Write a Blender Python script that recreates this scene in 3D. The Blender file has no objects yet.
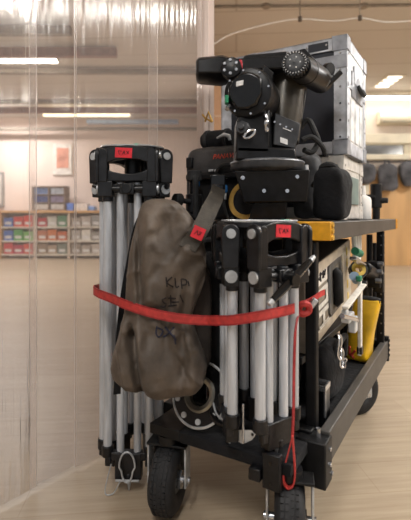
import bpy, bmesh, math, random
from mathutils import Vector, Matrix, noise
from mathutils.bvhtree import BVHTree
random.seed(7)
S = bpy.context.scene
COL = S.collection
R = math.radians
PI = math.pi
FPX = 440.0; EYE = 0.95; HX = 205.5; HY = 216.0

# ------------------------------------------------------------------ frames
YAW = R(30.7)
CO = Vector((0.3735, 1.32, 0))
CART = Matrix.Translation(CO) @ Matrix.Rotation(-YAW, 4, 'Z')
WORLD = Matrix.Identity(4)
def P(px, py, Y):
    return Vector(((px-HX)/FPX*Y, Y, EYE-(py-HY)/FPX*Y))
CX, CY = math.cos(YAW), math.sin(YAW)
def Fr(px, py, yl):                      # cart coordinates of a point on the plane y = yl
    k = (px-HX)/FPX
    bx = CO.x+CY*yl; by = CO.y+CX*yl
    x = (k*by-bx)/(CX+k*CY)
    Y = by-CY*x
    return Vector((x, yl, EYE-(py-HY)/FPX*Y))
def Sd(px, py, xl):                      # cart coordinates of a point on the plane x = xl
    k = (px-HX)/FPX
    bx = CO.x+CX*xl; by = CO.y-CY*xl
    y = (k*by-bx)/(CY-k*CX)
    Y = by+CX*y
    return Vector((xl, y, EYE-(py-HY)/FPX*Y))

# ------------------------------------------------------------------ materials
def lin(c):
    return tuple(((x/255)/12.92 if x/255 <= .04045 else ((x/255+.055)/1.055)**2.4) for x in c)
MATS = {}
def mat(name, c, rough=.5, metal=0, var=.12, scale=14, bump=0, bscale=60, stretch=(1,1,1), emit=0, spec=.5, sheen=0, coat=0):
    if name in MATS: return MATS[name]
    m = bpy.data.materials.new(name); m.use_nodes = True
    nt = m.node_tree; N = nt.nodes; L = nt.links
    b = N['Principled BSDF']
    b.inputs['Roughness'].default_value = rough
    b.inputs['Metallic'].default_value = metal
    b.inputs['Specular IOR Level'].default_value = spec
    if sheen: b.inputs['Sheen Weight'].default_value = sheen
    if coat: b.inputs['Coat Weight'].default_value = coat
    tc = N.new('ShaderNodeTexCoord'); mp = N.new('ShaderNodeMapping'); mp.inputs['Scale'].default_value = stretch
    L.new(tc.outputs['Object'], mp.inputs['Vector'])
    nz = N.new('ShaderNodeTexNoise'); nz.inputs['Scale'].default_value = scale; nz.inputs['Detail'].default_value = 4
    L.new(mp.outputs['Vector'], nz.inputs['Vector'])
    rp = N.new('ShaderNodeValToRGB')
    l = lin(c)
    lo = tuple(max(0, x*(1-var*2)) for x in l); hi = tuple(min(1, x*(1+var*2)) for x in l)
    rp.color_ramp.elements[0].position = .3; rp.color_ramp.elements[1].position = .7
    rp.color_ramp.elements[0].color = (*lo, 1); rp.color_ramp.elements[1].color = (*hi, 1)
    L.new(nz.outputs['Fac'], rp.inputs['Fac'])
    L.new(rp.outputs['Color'], b.inputs['Base Color'])
    if bump:
        n2 = N.new('ShaderNodeTexNoise'); n2.inputs['Scale'].default_value = bscale; n2.inputs['Detail'].default_value = 3
        L.new(mp.outputs['Vector'], n2.inputs['Vector'])
        bp = N.new('ShaderNodeBump'); bp.inputs['Strength'].default_value = bump; bp.inputs['Distance'].default_value = .01
        L.new(n2.outputs['Fac'], bp.inputs['Height']); L.new(bp.outputs['Normal'], b.inputs['Normal'])
    if emit:
        b.inputs['Emission Color'].default_value = (*l, 1); b.inputs['Emission Strength'].default_value = emit
    MATS[name] = m
    return m

BLK   = mat('black_paint', (15,15,18), .4, .0, .35, 40, .05, 200, spec=.35)
BLKG  = mat('black_gloss', (15,15,17), .22, .1, .3, 20)
BLKR  = mat('black_rubber', (30,30,31), .75, 0, .25, 30, .1, 120)
BLKF  = mat('black_fabric', (14,14,17), .85, 0, .35, 12, .35, 45, sheen=.05, spec=.3)
BLKFR = mat('black_frame', (18,18,19), .5, .0, .3, 18, spec=.3)
CAST  = mat('worn_black_casting', (19,19,22), .36, .1, .6, 30, .08, 150)
ALU   = mat('dull_aluminium', (196,199,204), .42, .25, .12, 10, .03, 90, (6,6,.6))
ALUD  = mat('dark_aluminium', (120,122,126), .42, .7, .16, 12, .03, 90, (6,6,.6))
STEEL = mat('bright_steel', (205,207,212), .22, .9, .1, 20)
ZINC  = mat('zinc_plate', (186,188,190), .35, .35, .15, 30)
RAILG = mat('grey_rail', (82,79,75), .5, .25, .1, 8)
YEL   = mat('yellow_paint', (222,158,28), .45, 0, .12, 25)
RED   = mat('red_label_paper', (214,38,52), .7, 0, .1, 30)
INK   = mat('black_ink', (28,22,24), .8, 0, .1, 30)
INKB  = mat('blue_ink', (40,42,62), .8, 0, .1, 30)
CANV  = mat('waxed_canvas', (86,75,65), .58, 0, .25, 9, .35, 34, sheen=.05)
CANVS = mat('canvas_webbing', (62,57,50), .75, 0, .15, 40, .2, 200)
STRAP = mat('red_webbing', (184,54,50), .62, 0, .12, 60, .15, 300)
STRAPD= mat('red_webbing_edge', (150,36,38), .65, 0, .12, 60, .15, 300)
LEATH = mat('grey_leatherette', (56,54,54), .5, 0, .22, 14, .15, 60)
REDT  = mat('red_print', (232,84,60), .6, 0, .1, 60)
CASEG = mat('grey_case_edging', (192,195,202), .5, .1, .16, 22, .05, 80)
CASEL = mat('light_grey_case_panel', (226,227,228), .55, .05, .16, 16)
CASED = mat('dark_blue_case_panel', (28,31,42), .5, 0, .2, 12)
CASEC = mat('grey_case_corner', (150,152,158), .5, .3, .15, 20)
CASE2 = mat('pale_case_edging', (208,204,198), .5, .2, .12, 25)
ALC   = mat('beige_aluminium', (214,203,186), .42, .1, .1, 20, 0)
ALCP  = mat('taupe_case_panel', (142,132,118), .5, .05, .1, 30)
WHITE = mat('white_plastic', (232,230,226), .45, 0, .04, 10)
WHT   = mat('white_tape', (224,218,208), .7, 0, .08, 40)
BRASS = mat('old_brass', (196,156,82), .35, .7, .15, 30)
BLUE  = mat('blue_plastic', (38,112,178), .45, 0, .12, 30)
GREEN = mat('green_tape', (40,120,88), .6, 0, .12, 30)
BRONZ = mat('brown_grey_metal', (62,57,49), .33, .3, .12, 30)
HEADG = mat('charcoal_metal', (62,63,66), .45, .3, .2, 26)
YDRY  = mat('yellow_dry_bag', (226,178,28), .42, 0, .14, 9, .2, 14, coat=.15)
LAB   = mat('white_label', (225,225,225), .6, 0, .06, 60)
GRNB  = mat('green_level_glass', (120,190,170), .2, 0, .06, 60)
WOODP = None

# ------------------------------------------------------------------ mesh builder
class MB:
    def __init__(self, frame=None):
        self.v = []; self.f = []; self.mi = []; self.frame = frame if frame is not None else CART
    def add(self, verts, faces, m=0, M=None):
        b = len(self.v)
        for q in verts:
            q = Vector(q)
            self.v.append(M @ q if M is not None else q)
        for fc in faces:
            self.f.append([i+b for i in fc]); self.mi.append(m)
        return self
    def box(self, c, s, m=0, rot=None, M=None, taper=1.0):
        x, y, z = s[0]/2, s[1]/2, s[2]/2
        vs = []
        for k in (-1, 1):
            t = taper if k > 0 else 1
            for (i, j) in ((-1,-1),(1,-1),(1,1),(-1,1)): vs.append(Vector((i*x*t, j*y*t, k*z)))
        T = Matrix.Translation(c)
        if rot is not None: T = T @ rot
        if M is not None: T = M @ T
        return self.add(vs, [(3,2,1,0),(4,5,6,7),(0,1,5,4),(1,2,6,5),(2,3,7,6),(3,0,4,7)], m, T)
    def bb(self, a, b, m=0):
        a = Vector(a); b = Vector(b)
        return self.box((a+b)/2, [abs(q) for q in (b-a)], m)
    def cyl(self, p0, p1, r0, r1=None, n=20, m=0, caps=True):
        p0 = Vector(p0); p1 = Vector(p1); r1 = r0 if r1 is None else r1
        d = (p1-p0); q = d.to_track_quat('Z', 'Y').to_matrix().to_4x4(); L = d.length
        vs = []
        for i in range(n):
            a = 2*PI*i/n; vs.append((r0*math.cos(a), r0*math.sin(a), 0))
        for i in range(n):
            a = 2*PI*i/n; vs.append((r1*math.cos(a), r1*math.sin(a), L))
        fs = [(i, (i+1) % n, n+(i+1) % n, n+i) for i in range(n)]
        if caps: fs += [tuple(range(n))[::-1], tuple(range(n, 2*n))]
        return self.add(vs, fs, m, Matrix.Translation(p0) @ q)
    def tube(self, pts, r, n=8, m=0, closed=False):
        pts = [Vector(p) for p in pts]; K = len(pts); vs = []; up = None
        rr = r if isinstance(r, (list, tuple)) else [r]*K
        for i, p in enumerate(pts):
            if closed: t = pts[(i+1) % K]-pts[i-1]
            else: t = pts[min(i+1, K-1)]-pts[max(i-1, 0)]
            t.normalize()
            if up is None:
                up = t.orthogonal().normalized()
            up = (up-t*up.dot(t)).normalized(); w = t.cross(up)
            for j in range(n):
                a = 2*PI*j/n; vs.append(p+(up*math.cos(a)+w*math.sin(a))*rr[i])
        fs = []
        for i in range(K if closed else K-1):
            i2 = (i+1) % K
            for j in range(n): fs.append((i*n+j, i*n+(j+1) % n, i2*n+(j+1) % n, i2*n+j))
        if not closed: fs += [tuple(range(n))[::-1], tuple(range((K-1)*n, K*n))]
        return self.add(vs, fs, m)
    def lathe(self, prof, M=None, n=32, m=0, closed=False):
        vs = []; K = len(prof)
        for (r, z) in prof:
            for j in range(n):
                a = 2*PI*j/n; vs.append((r*math.cos(a), r*math.sin(a), z))
        fs = []
        for i in range(K if closed else K-1):
            i2 = (i+1) % K
            for j in range(n): fs.append((i*n+j, i*n+(j+1) % n, i2*n+(j+1) % n, i2*n+j))
        if not closed:
            if prof[0][0] > 1e-6: fs.append(tuple(range(n))[::-1])
            if prof[-1][0] > 1e-6: fs.append(tuple(range((K-1)*n, K*n)))
        return self.add(vs, fs, m, M)
    def prism(self, poly, d, M=None, m=0):          # polygon (x,z) extruded along y from -d/2 to d/2
        n = len(poly)
        vs = [(x, -d/2, z) for x, z in poly]+[(x, d/2, z) for x, z in poly]
        fs = [tuple(range(n)), tuple(range(n, 2*n))[::-1]]+[(i, n+i, n+(i+1) % n, (i+1) % n) for i in range(n)]
        return self.add(vs, fs, m, M)
    def ribbon(self, pts, wid, th, m=0, edge=None):
        # pts centre line; wid: list of width vectors (full)
        K = len(pts); pts = [Vector(p) for p in pts]; vs = []
        fr = [-.5, -.34, .34, .5] if edge is not None else [-.5, .5]
        nf = len(fr)
        for i, p in enumerate(pts):
            t = (pts[min(i+1, K-1)]-pts[max(i-1, 0)]).normalized()
            w = Vector(wid[i] if isinstance(wid, list) else wid); nrm = t.cross(w).normalized()*th/2
            for s in fr: vs.append(p+w*s+nrm)
            for s in fr: vs.append(p+w*s-nrm)
        C = 2*nf
        b = len(self.v); self.v += vs
        def q(f, mm): self.f.append([b+k for k in f]); self.mi.append(mm)
        for i in range(K-1):
            o = i*C; o2 = o+C
            for j in range(nf-1):
                mm = m if edge is None or j == 1 else edge
                q((o+j, o+j+1, o2+j+1, o2+j), mm); q((o+nf+j, o2+nf+j, o2+nf+j+1, o+nf+j+1), mm)
            q((o, o2, o2+nf, o+nf), m); q((o+nf-1, o+2*nf-1, o2+2*nf-1, o2+nf-1), m)
        for o in (0, (K-1)*C):
            for j in range(nf-1): q((o+j, o+nf+j, o+nf+j+1, o+j+1), m)
        return self
    def soft(self, c, s, e=(.35, .35), nu=40, nv=28, amp=0, fs=5, M=None, m=0, seed=0, fn=None):
        # superellipsoid, size s (full)
        vs = []; fs_ = []
        sg = lambda w, p: math.copysign(abs(w)**p, w)
        for i in range(nv+1):
            ph = -PI/2+PI*i/nv
            for j in range(nu):
                th = 2*PI*j/nu
                x = sg(math.cos(ph), e[0])*sg(math.cos(th), e[1])*s[0]/2
                y = sg(math.cos(ph), e[0])*sg(math.sin(th), e[1])*s[1]/2
                z = sg(math.sin(ph), e[0])*s[2]/2
                p = Vector((x, y, z))
                if amp:
                    p += noise.noise_vector(p*fs+Vector((seed*3.1, seed, 0)))*amp+noise.noise_vector(p*fs*2.7+Vector((seed, 7, 3)))*amp*.4
                if fn: p = fn(p)
                vs.append(p)
        for i in range(nv):
            for j in range(nu): fs_.append((i*nu+j, i*nu+(j+1) % nu, (i+1)*nu+(j+1) % nu, (i+1)*nu+j))
        T = Matrix.Translation(c)
        if M is not None: T = T @ M
        return self.add(vs, fs_, m, T)
    def build(self, name, mats, parent=None, bevel=0, base=None, smooth=40, seg=2, split=False):
        if split:                                    # every loose piece becomes an object of its own
            par = list(range(len(self.v)))
            def find(i):
                while par[i] != i:
                    par[i] = par[par[i]]; i = par[i]
                return i
            for fc in self.f:
                for k in fc[1:]: par[find(k)] = find(fc[0])
            grp = {}
            for fc, mi in zip(self.f, self.mi): grp.setdefault(find(fc[0]), []).append((fc, mi))
            out = []
            for root in sorted(grp):
                q = MB(self.frame); ids = {}
                for fc, mi in grp[root]:
                    nf = []
                    for k in fc:
                        if k not in ids: ids[k] = len(q.v); q.v.append(self.v[k])
                        nf.append(ids[k])
                    q.f.append(nf); q.mi.append(mi)
                out.append(q.build(name, mats, parent, bevel, base, smooth, seg))
            return out
        if not isinstance(mats, (list, tuple)): mats = [mats]
        if parent is not None: A = WM[parent.name]
        else:
            vw = [self.frame @ q for q in self.v]
            if base is None:
                base = Vector((sum(q.x for q in vw)/len(vw), sum(q.y for q in vw)/len(vw), min(q.z for q in vw)))
            rot = self.frame.to_3x3().to_4x4()
            A = Matrix.Translation(base) @ rot
        T = A.inverted() @ self.frame
        me = bpy.data.meshes.new(name)
        me.from_pydata([T @ q for q in self.v], [], self.f)
        for mm in mats: me.materials.append(mm)
        me.polygons.foreach_set('material_index', self.mi)
        bm = bmesh.new(); bm.from_mesh(me)
        bmesh.ops.remove_doubles(bm, verts=bm.verts, dist=1e-6)
        bmesh.ops.recalc_face_normals(bm, faces=bm.faces)
        bm.to_mesh(me); bm.free()
        me.update()
        me.shade_smooth(); me.set_sharp_from_angle(angle=R(smooth))
        o = bpy.data.objects.new(name, me); COL.objects.link(o)
        if parent is not None: o.parent = parent; WM[o.name] = A
        else: o.matrix_world = A; WM[o.name] = A
        if bevel:
            md = o.modifiers.new('bevel', 'BEVEL'); md.width = bevel; md.segments = seg; md.limit_method = 'ANGLE'; md.angle_limit = R(50)
            md.harden_normals = False
        return o
WM = {}
def tag(o, label=None, cat=None, group=None, kind=None):
    if label: o['label'] = label
    if cat: o['category'] = cat
    if group: o['group'] = group
    if kind: o['kind'] = kind
    return o
def thing(name, label, cat, M, group=None):
    o = bpy.data.objects.new(name, None); COL.objects.link(o); o.empty_display_size = .05
    o.matrix_world = M; WM[o.name] = M
    return tag(o, label, cat, group)
def cartM(x, y, z, rz=0): return CART @ Matrix.Translation((x, y, z)) @ Matrix.Rotation(rz, 4, 'Z')
def struct(mb, name, m, **k):
    o = mb.build(name, m, **k); o['kind'] = 'structure'; return o
def text(body, size, M, name, m, parent, shear=0, sx=1, ext=.0006, off=0):
    cu = bpy.data.curves.new('lettering', 'FONT'); cu.body = body; cu.size = size; cu.align_x = 'LEFT'; cu.shear = shear; cu.extrude = ext; cu.offset = off
    t = bpy.data.objects.new('lettering_source', cu); COL.objects.link(t)
    dg = bpy.context.evaluated_depsgraph_get(); me = bpy.data.meshes.new_from_object(t.evaluated_get(dg))
    bpy.data.objects.remove(t); bpy.data.curves.remove(cu)
    A = WM[parent.name]
    me.transform(A.inverted() @ M @ Matrix.Diagonal((sx, 1, 1, 1)))
    me.materials.clear(); me.materials.append(m); me.name = name
    o = bpy.data.objects.new(name, me); COL.objects.link(o); o.parent = parent; WM[o.name] = A
    return o
def basis(x, y, z, loc):
    M = Matrix((Vector(x), Vector(y), Vector(z))).transposed().to_4x4(); M.translation = loc; return M
def spline(pts, n=8):
    pts = [Vector(p) for p in pts]; out = []
    for i in range(len(pts)-1):
        p0 = pts[max(i-1, 0)]; p1 = pts[i]; p2 = pts[i+1]; p3 = pts[min(i+2, len(pts)-1)]
        for k in range(n):
            t = k/n
            out.append(.5*((2*p1)+(p2-p0)*t+(2*p0-5*p1+4*p2-p3)*t*t+(3*p1-p0-3*p2+p3)*t**3))
    out.append(pts[-1]); return out

# ================================================================== SETTING
CEIL = 3.25
def node_floor():
    m = bpy.data.materials.new('light_wood_vinyl'); m.use_nodes = True
    nt = m.node_tree; N = nt.nodes; L = nt.links; b = N['Principled BSDF']
    tc = N.new('ShaderNodeTexCoord')
    br = N.new('ShaderNodeTexBrick'); br.inputs['Scale'].default_value = 1
    br.inputs['Brick Width'].default_value = 1.2; br.inputs['Row Height'].default_value = .18
    br.inputs['Mortar Size'].default_value = .0018; br.inputs['Mortar Smooth'].default_value = .3
    br.inputs['Color1'].default_value = (*lin((174,158,137)), 1); br.inputs['Color2'].default_value = (*lin((181,166,145)), 1)
    br.inputs['Mortar'].default_value = (*lin((166,148,126)), 1); br.offset = .37
    mr = N.new('ShaderNodeMapping'); mr.inputs['Rotation'].default_value = (0, 0, R(-6))
    L.new(tc.outputs['Object'], mr.inputs['Vector']); L.new(mr.outputs['Vector'], br.inputs['Vector'])
    mp = N.new('ShaderNodeMapping'); mp.inputs['Scale'].default_value = (1.3, 22, 1)
    L.new(mr.outputs['Vector'], mp.inputs['Vector'])
    nz = N.new('ShaderNodeTexNoise'); nz.inputs['Scale'].default_value = 1.6; nz.inputs['Detail'].default_value = 6; nz.inputs['Roughness'].default_value = .65
    L.new(mp.outputs['Vector'], nz.inputs['Vector'])
    rp = N.new('ShaderNodeValToRGB'); rp.color_ramp.elements[0].position = .3; rp.color_ramp.elements[1].position = .72
    rp.color_ramp.elements[0].color = (.74, .69, .63, 1); rp.color_ramp.elements[1].color = (1.08, 1.06, 1.03, 1)
    L.new(nz.outputs['Fac'], rp.inputs['Fac'])
    mx = N.new('ShaderNodeMix'); mx.data_type = 'RGBA'; mx.blend_type = 'MULTIPLY'; mx.inputs['Factor'].default_value = .8
    L.new(br.outputs['Color'], mx.inputs['A']); L.new(rp.outputs['Color'], mx.inputs['B'])
    L.new(mx.outputs['Result'], b.inputs['Base Color'])
    b.inputs['Roughness'].default_value = .42; b.inputs['Specular IOR Level'].default_value = .4
    return m
FLOOR = node_floor()
struct(MB(WORLD).bb((-7, -4, -.05), (10, 11, 0)), 'floor', FLOOR, base=Vector((0, 0, 0)))
def node_ceiling():
    m = mat('beige_ceiling', (212,206,198), .8, 0, .04, 3)
    nt = m.node_tree; N = nt.nodes; L = nt.links; b = N['Principled BSDF']
    tc = N.new('ShaderNodeTexCoord')
    br = N.new('ShaderNodeTexBrick'); br.inputs['Scale'].default_value = 1; br.inputs['Brick Width'].default_value = 40; br.inputs['Row Height'].default_value = .62
    br.inputs['Mortar Size'].default_value = .02; br.inputs['Mortar Smooth'].default_value = .8
    br.inputs['Color1'].default_value = (*lin((214,207,198)), 1); br.inputs['Color2'].default_value = (*lin((208,200,190)), 1); br.inputs['Mortar'].default_value = (*lin((190,180,168)), 1)
    mr = N.new('ShaderNodeMapping'); mr.inputs['Rotation'].default_value = (0, 0, R(4))
    L.new(tc.outputs['Object'], mr.inputs['Vector']); L.new(mr.outputs['Vector'], br.inputs['Vector'])
    L.new(br.outputs['Color'], b.inputs['Base Color'])
    return m
struct(MB(WORLD).bb((-7, -4, CEIL), (10, 11, CEIL+.05)), 'ceiling', node_ceiling(), base=Vector((0, 0, CEIL)))
WALLW = mat('warm_white_wall', (228,214,200), .8, 0, .03, 2)
WALLP = mat('pinkish_white_wall', (232,214,204), .8, 0, .03, 2)
struct(MB(WORLD).bb((-7, 10.3, 0), (-.03, 10.4, CEIL)), 'wall_back', WALLP)
struct(MB(WORLD).bb((-.03, 8.5, 0), (10, 8.6, CEIL)), 'wall_rear', WALLW)
struct(MB(WORLD).bb((-7.1, -4, 0), (-7, 11, CEIL)), 'wall_left', WALLP)
struct(MB(WORLD).bb((10, -4, 0), (10.1, 11, CEIL)), 'wall_right', WALLW)
struct(MB(WORLD).bb((-.03, 2.3, 0), (.045, 8.5, CEIL)), 'wall_divider', WALLP)
struct(MB(WORLD).bb((-.045, 2.285, 0), (.018, 2.30, CEIL)), 'trim_1', WALLP, bevel=.003)
# wood panelling along the rear wall
WOODP = mat('orange_wood_panel', (206,164,112), .5, 0, .08, 1.4, 0, 60, (3, 3, .5))
struct(MB(WORLD).bb((.05, 8.44, .0), (10, 8.5, 1.76)), 'trim_2', WOODP)
CREAM = mat('cream_paint', (226,218,196), .6, 0, .04, 5)
struct(MB(WORLD).bb((.05, 8.34, 2.02), (10, 8.5, 2.12)), 'trim_3', CREAM, bevel=.01)
struct(MB(WORLD).bb((.05, 8.36, 2.33), (10, 8.5, 2.52)), 'trim_4', CREAM, bevel=.01)
struct(MB(WORLD).bb((3.03, 8.38, .9), (3.12, 8.5, 2.02)), 'trim_5', CREAM, bevel=.01)
GLASSD = mat('dark_window_glass', (96,98,100), .12, 0, .25, 1.2, spec=.8)
for i, (xa, xb) in enumerate(((.4, 1.5), (1.72, 2.72), (2.98, 3.82), (4.05, 5.1), (5.3, 6.4))):
    w = struct(MB(WORLD).bb((xa, 8.44, 2.12), (xb, 8.5, 2.33)), 'window_%d' % (i+1), GLASSD)
    fb = MB(WORLD)
    for (p, q) in (((xa-.02, 8.42, 2.12), (xa+.02, 8.5, 2.33)), ((xb-.02, 8.42, 2.12), (xb+.02, 8.5, 2.33)), ((xa, 8.42, 2.31), (xb, 8.5, 2.335))): fb.bb(p, q)
    fb.build('window_frame', CREAM, w)
    MB(WORLD).bb((xa-.22, 8.44, 2.12), (xa-.02, 8.5, 2.33)).build('window_pier', CREAM, w)

# ================================================================== CEILING THINGS
TUBE = mat('lit_fluorescent_tube', (255,248,236), .4, 0, 0, 1, emit=14)
TUBEN = mat('lit_fluorescent_tube_near', (255,248,236), .4, 0, 0, 1, emit=40)
def lamp(x, y, rz, L, label, z=CEIL, power=60, tube=TUBE, light=True):
    M = Matrix.Translation((x, y, z-.09)) @ Matrix.Rotation(rz, 4, 'Z')
    t = thing('fluorescent_batten_light', label, 'ceiling light', M, 'fluorescent ceiling lights')
    MB(M).box((0, 0, .068), (L, .10, .044)).build('housing', WHITE, t, bevel=.008)
    for s in (-1, 1):
        MB(M).box((s*(L/2-.02), 0, .03), (.03, .09, .05)).build('end_cap', WHITE, t, bevel=.004)
    MB(M).cyl((-L/2+.03, 0, .02), (L/2-.03, 0, .02), .022, n=12).build('tube', tube, t)
    if light:
        ld = bpy.data.lights.new('batten_glow', 'AREA'); ld.shape = 'RECTANGLE'; ld.size = L; ld.size_y = .25; ld.energy = power; ld.color = (1, .985, .965)
        lo = bpy.data.objects.new('batten_glow', ld); COL.objects.link(lo); lo.matrix_world = M @ Matrix.Translation((0, 0, -.03))
lamp(-2.75, 6.35, 0, 1.3, 'lit fluorescent batten seen through the clear plastic curtain at upper left', power=90)
lamp(-4.4, 9.3, 0, 1.2, 'lit fluorescent batten deep in the left room near the back wall', power=60)
lamp(2.6, 1.7, R(90), 1.5, 'lit fluorescent batten above the right of the equipment cart', power=60, tube=TUBEN)
lamp(2.7, .1, R(90), 1.3, 'lit fluorescent batten to the right of the viewer', power=40, tube=TUBEN)
lamp(-.6, -.7, R(90), 1.5, 'unseen batten light added behind the viewer on the left to brighten the tripods', power=42, tube=TUBEN)  # unseen batten added to light the tripod fronts
lamp(6.8, 1.6, R(90), 2.2, 'lit fluorescent batten far to the right of the cart', power=60, tube=TUBEN)
lamp(4.6, 5.2, R(90), 1.5, 'lit fluorescent batten near the right hand wall', power=120)
lamp(3.9, 8.15, 0, 3.2, 'long bright fluorescent strip above the air conditioner on rear wall', z=3.2, power=9)
t = thing('louvred_ceiling_light', 'small louvred ceiling light with bright slats above the bright strip', 'ceiling light', Matrix.Translation((3.1, 7.5, CEIL-.03)))
mb = MB(WORLD)
for k in range(4): mb.bb((3.0, 7.2+k*.17, CEIL-.03), (3.22, 7.26+k*.17, CEIL-.01))
mb.build('slat', mat('lit_slat', (255,246,232), .4, emit=1.6), t, split=True)
mb = MB(WORLD); mb.bb((2.96, 7.15, CEIL-.012), (3.26, 7.82, CEIL)); mb.build('tray', CREAM, t)
# air conditioner on the rear wall
t = thing('air_conditioner', 'cream wall mounted air conditioner unit under the bright strip light', 'air conditioner', Matrix.Translation((3.95, 8.5, 2.68)))
ac = MB(WORLD)
prof = [(8.5, 2.70), (8.34, 2.70), (8.30, 2.75), (8.30, 2.89), (8.34, 2.94), (8.5, 2.94)]
ac.add([(3.3, y, z) for y, z in prof]+[(4.6, y, z) for y, z in prof], [tuple(range(6)), tuple(range(6, 12))[::-1]]+[(i, 6+i, 6+(i+1) % 6, (i+1) % 6) for i in range(6)])
ac.build('body', CREAM, t, bevel=.01)
MB(WORLD).bb((3.36, 8.29, 2.72), (4.54, 8.33, 2.745)).build('air_outlet', mat('ac_outlet_grey', (150,140,120), .6), t)  # outlet strip in a darker grey beige
# conduit across the ceiling on the right
t = thing('electrical_conduit', 'thin grey conduit running across the beige ceiling with junction boxes', 'conduit', Matrix.Translation((1.5, 4.75, CEIL-.02)))
CON = mat('galvanised_conduit', (150,140,128), .5, .3, .1)
c_ = MB(WORLD); c_.tube([(.06, 4.8, CEIL-.02), (1.2, 4.78, CEIL-.02), (5, 4.72, CEIL-.02)], .014, 8); c_.build('pipe', CON, t)
for x in (.66, 1.72, 3.0):
    MB(WORLD).cyl((x, 4.785, CEIL-.035), (x, 4.785, CEIL), .045, n=12).build('junction_box', CON, t)
t = thing('sheet_streak_line', 'thin pale line standing in for plastic sheet streaks above the grey flight case', 'cable', Matrix.Translation((.5, 4.2, CEIL)))  # pale line in place of bright streaks on a plastic sheet
pts = [P(214, 44, 4.0), P(232, 34, 4.0), P(268, 24, 4.0), P(300, 19, 3.95), P(334, 21, 3.95), P(360, 18, 3.9), P(385, 22, 3.9), P(411, 21, 3.9)]
MB(WORLD).tube(spline(pts, 6), .006, 6).build('wire', WHITE, t)
for p in (pts[3], pts[5]):
    MB(WORLD).cyl(p, (p.x, p.y, CEIL), .006, n=6).build('hanger', CON, t)
    MB(WORLD).cyl((p.x, p.y, p.z-.02), (p.x, p.y, p.z+.02), .018, n=10).build('clip', mat('dark_clip', (90,80,70), .6), t)
# ceiling beams in the left room
BEAMR = mat('dark_red_steel', (138,96,88), .6, .1, .1); BEAMD = mat('grey_brown_steel', (128,118,106), .6, .1, .1)
for i, (y, x0, x1, zz, hh, mm, lab) in enumerate((
    (5.2, -6.9, -1.6, 3.16, .10, BEAMD, 'grey ceiling beam nearest the plastic curtain, highest in the photo'),
    (5.9, -6.9, -1.2, 3.16, .12, BEAMR, 'dark red ceiling beam just above the lit batten at left'),
    (6.75, -6.9, -.04, 3.18, .07, BEAMD, 'grey ceiling pipe beam just below the lit batten at left'),
    (8.3, -6.9, -.04, 3.12, .08, BEAMD, 'grey beam nearest the red beam deep in the left room'),
    (8.9, -6.9, -.04, 3.10, .12, BEAMR, 'dark red beam deep in the left room near the back wall'),
    (9.9, -6.9, -.04, 2.92, .06, BEAMD, 'lowest grey rail along the back wall of the left room'))):
    tag(MB(WORLD).bb((x0, y, zz-hh/2), (x1, y+.10, zz+hh/2)).build('ceiling_beam', mm, bevel=.005), lab, 'beam', 'ceiling beams of the left room')
tag(MB(WORLD).bb((-2.6, 9.6, 2.98), (-.6, 9.75, 3.06)).build('ceiling_cable_tray', mat('pale_blue_tray', (150,176,214), .5)), 'pale blue cable tray under the ceiling of the left room', 'cable tray')
tag(MB(WORLD).bb((-3.4, 9.2, 3.05), (-1.6, 9.3, 3.10)).build('ceiling_light_strip', mat('warm_lit_strip', (255,236,196), .5, emit=2.5)), 'warm lit strip under the ceiling of the left room', 'light strip')

# ================================================================== LEFT ROOM FURNITURE
OAK = mat('oak_veneer', (206,160,108), .5, 0, .08, 3, 0, 60, (1, 1, 6))
BX0, BX1, BY0, BY1, BZ = -4.55, -2.28, 9.75, 10.2, 1.07
t = thing('bookcase', 'low oak bookcase with three shelves against the back wall', 'bookcase', Matrix.Translation(((BX0+BX1)/2, BY1, 0)))
MB(WORLD).bb((BX0-.06, BY0-.03, BZ-.05), (BX1+.45, BY1, BZ)).build('top_board', OAK, t, bevel=.005)
MB(WORLD).bb((BX0, BY1-.03, .1), (BX1, BY1-.01, BZ-.05)).build('back_panel', mat('pale_back_panel', (206,190,176), .7), t)
NB = 3; CW = (BX1-BX0)/NB
for i in range(NB+1):
    x = BX0+i*CW; MB(WORLD).bb((x-.02, BY0, .0), (x+.02, BY1-.03, BZ-.05)).build('upright', mat('pale_upright', (222,206,190), .6) if 0 < i < NB else OAK, t)
SH = [.1, .40, .71]
for z in SH:
    MB(WORLD).bb((BX0+.02, BY0, z-.025), (BX1-.02, BY1-.03, z)).build('shelf', mat('pale_shelf_board', (236,224,208), .6), t)
MB(WORLD).bb((BX1, BY0, 0), (BX1+.40, BY1, BZ-.05)).build('side_cupboard', OAK, t, bevel=.005)
cols = [[((70,112,190), (214,60,56), (222,70,62)), ((180,40,60), (200,198,190), (90,140,110)), ((170,160,152), (190,180,172), (150,150,148))],
        [((66,110,190), (70,160,80), (110,180,90)), ((190,120,90), (206,120,70), (196,100,60)), ((176,168,160), (220,216,208), (150,146,140))],
        [((210,70,80), (190,60,90), (214,80,70)), ((150,130,110), (170,150,130), (120,130,120)), ((150,140,130), (170,160,150), (190,180,170))]]
rown = ['top', 'middle', 'bottom']; coln = ['left', 'centre', 'right']
sn = {0: 'bottom', 1: 'middle', 2: 'top'}
cname = lambda c: ('blue' if c[2] > c[0]+40 else 'green' if c[1] > c[0]+15 and c[1] > c[2]+10 else 'red' if c[0] > c[1]+80 else 'orange brown' if c[0] > c[1]+35 else 'pale grey')
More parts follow.
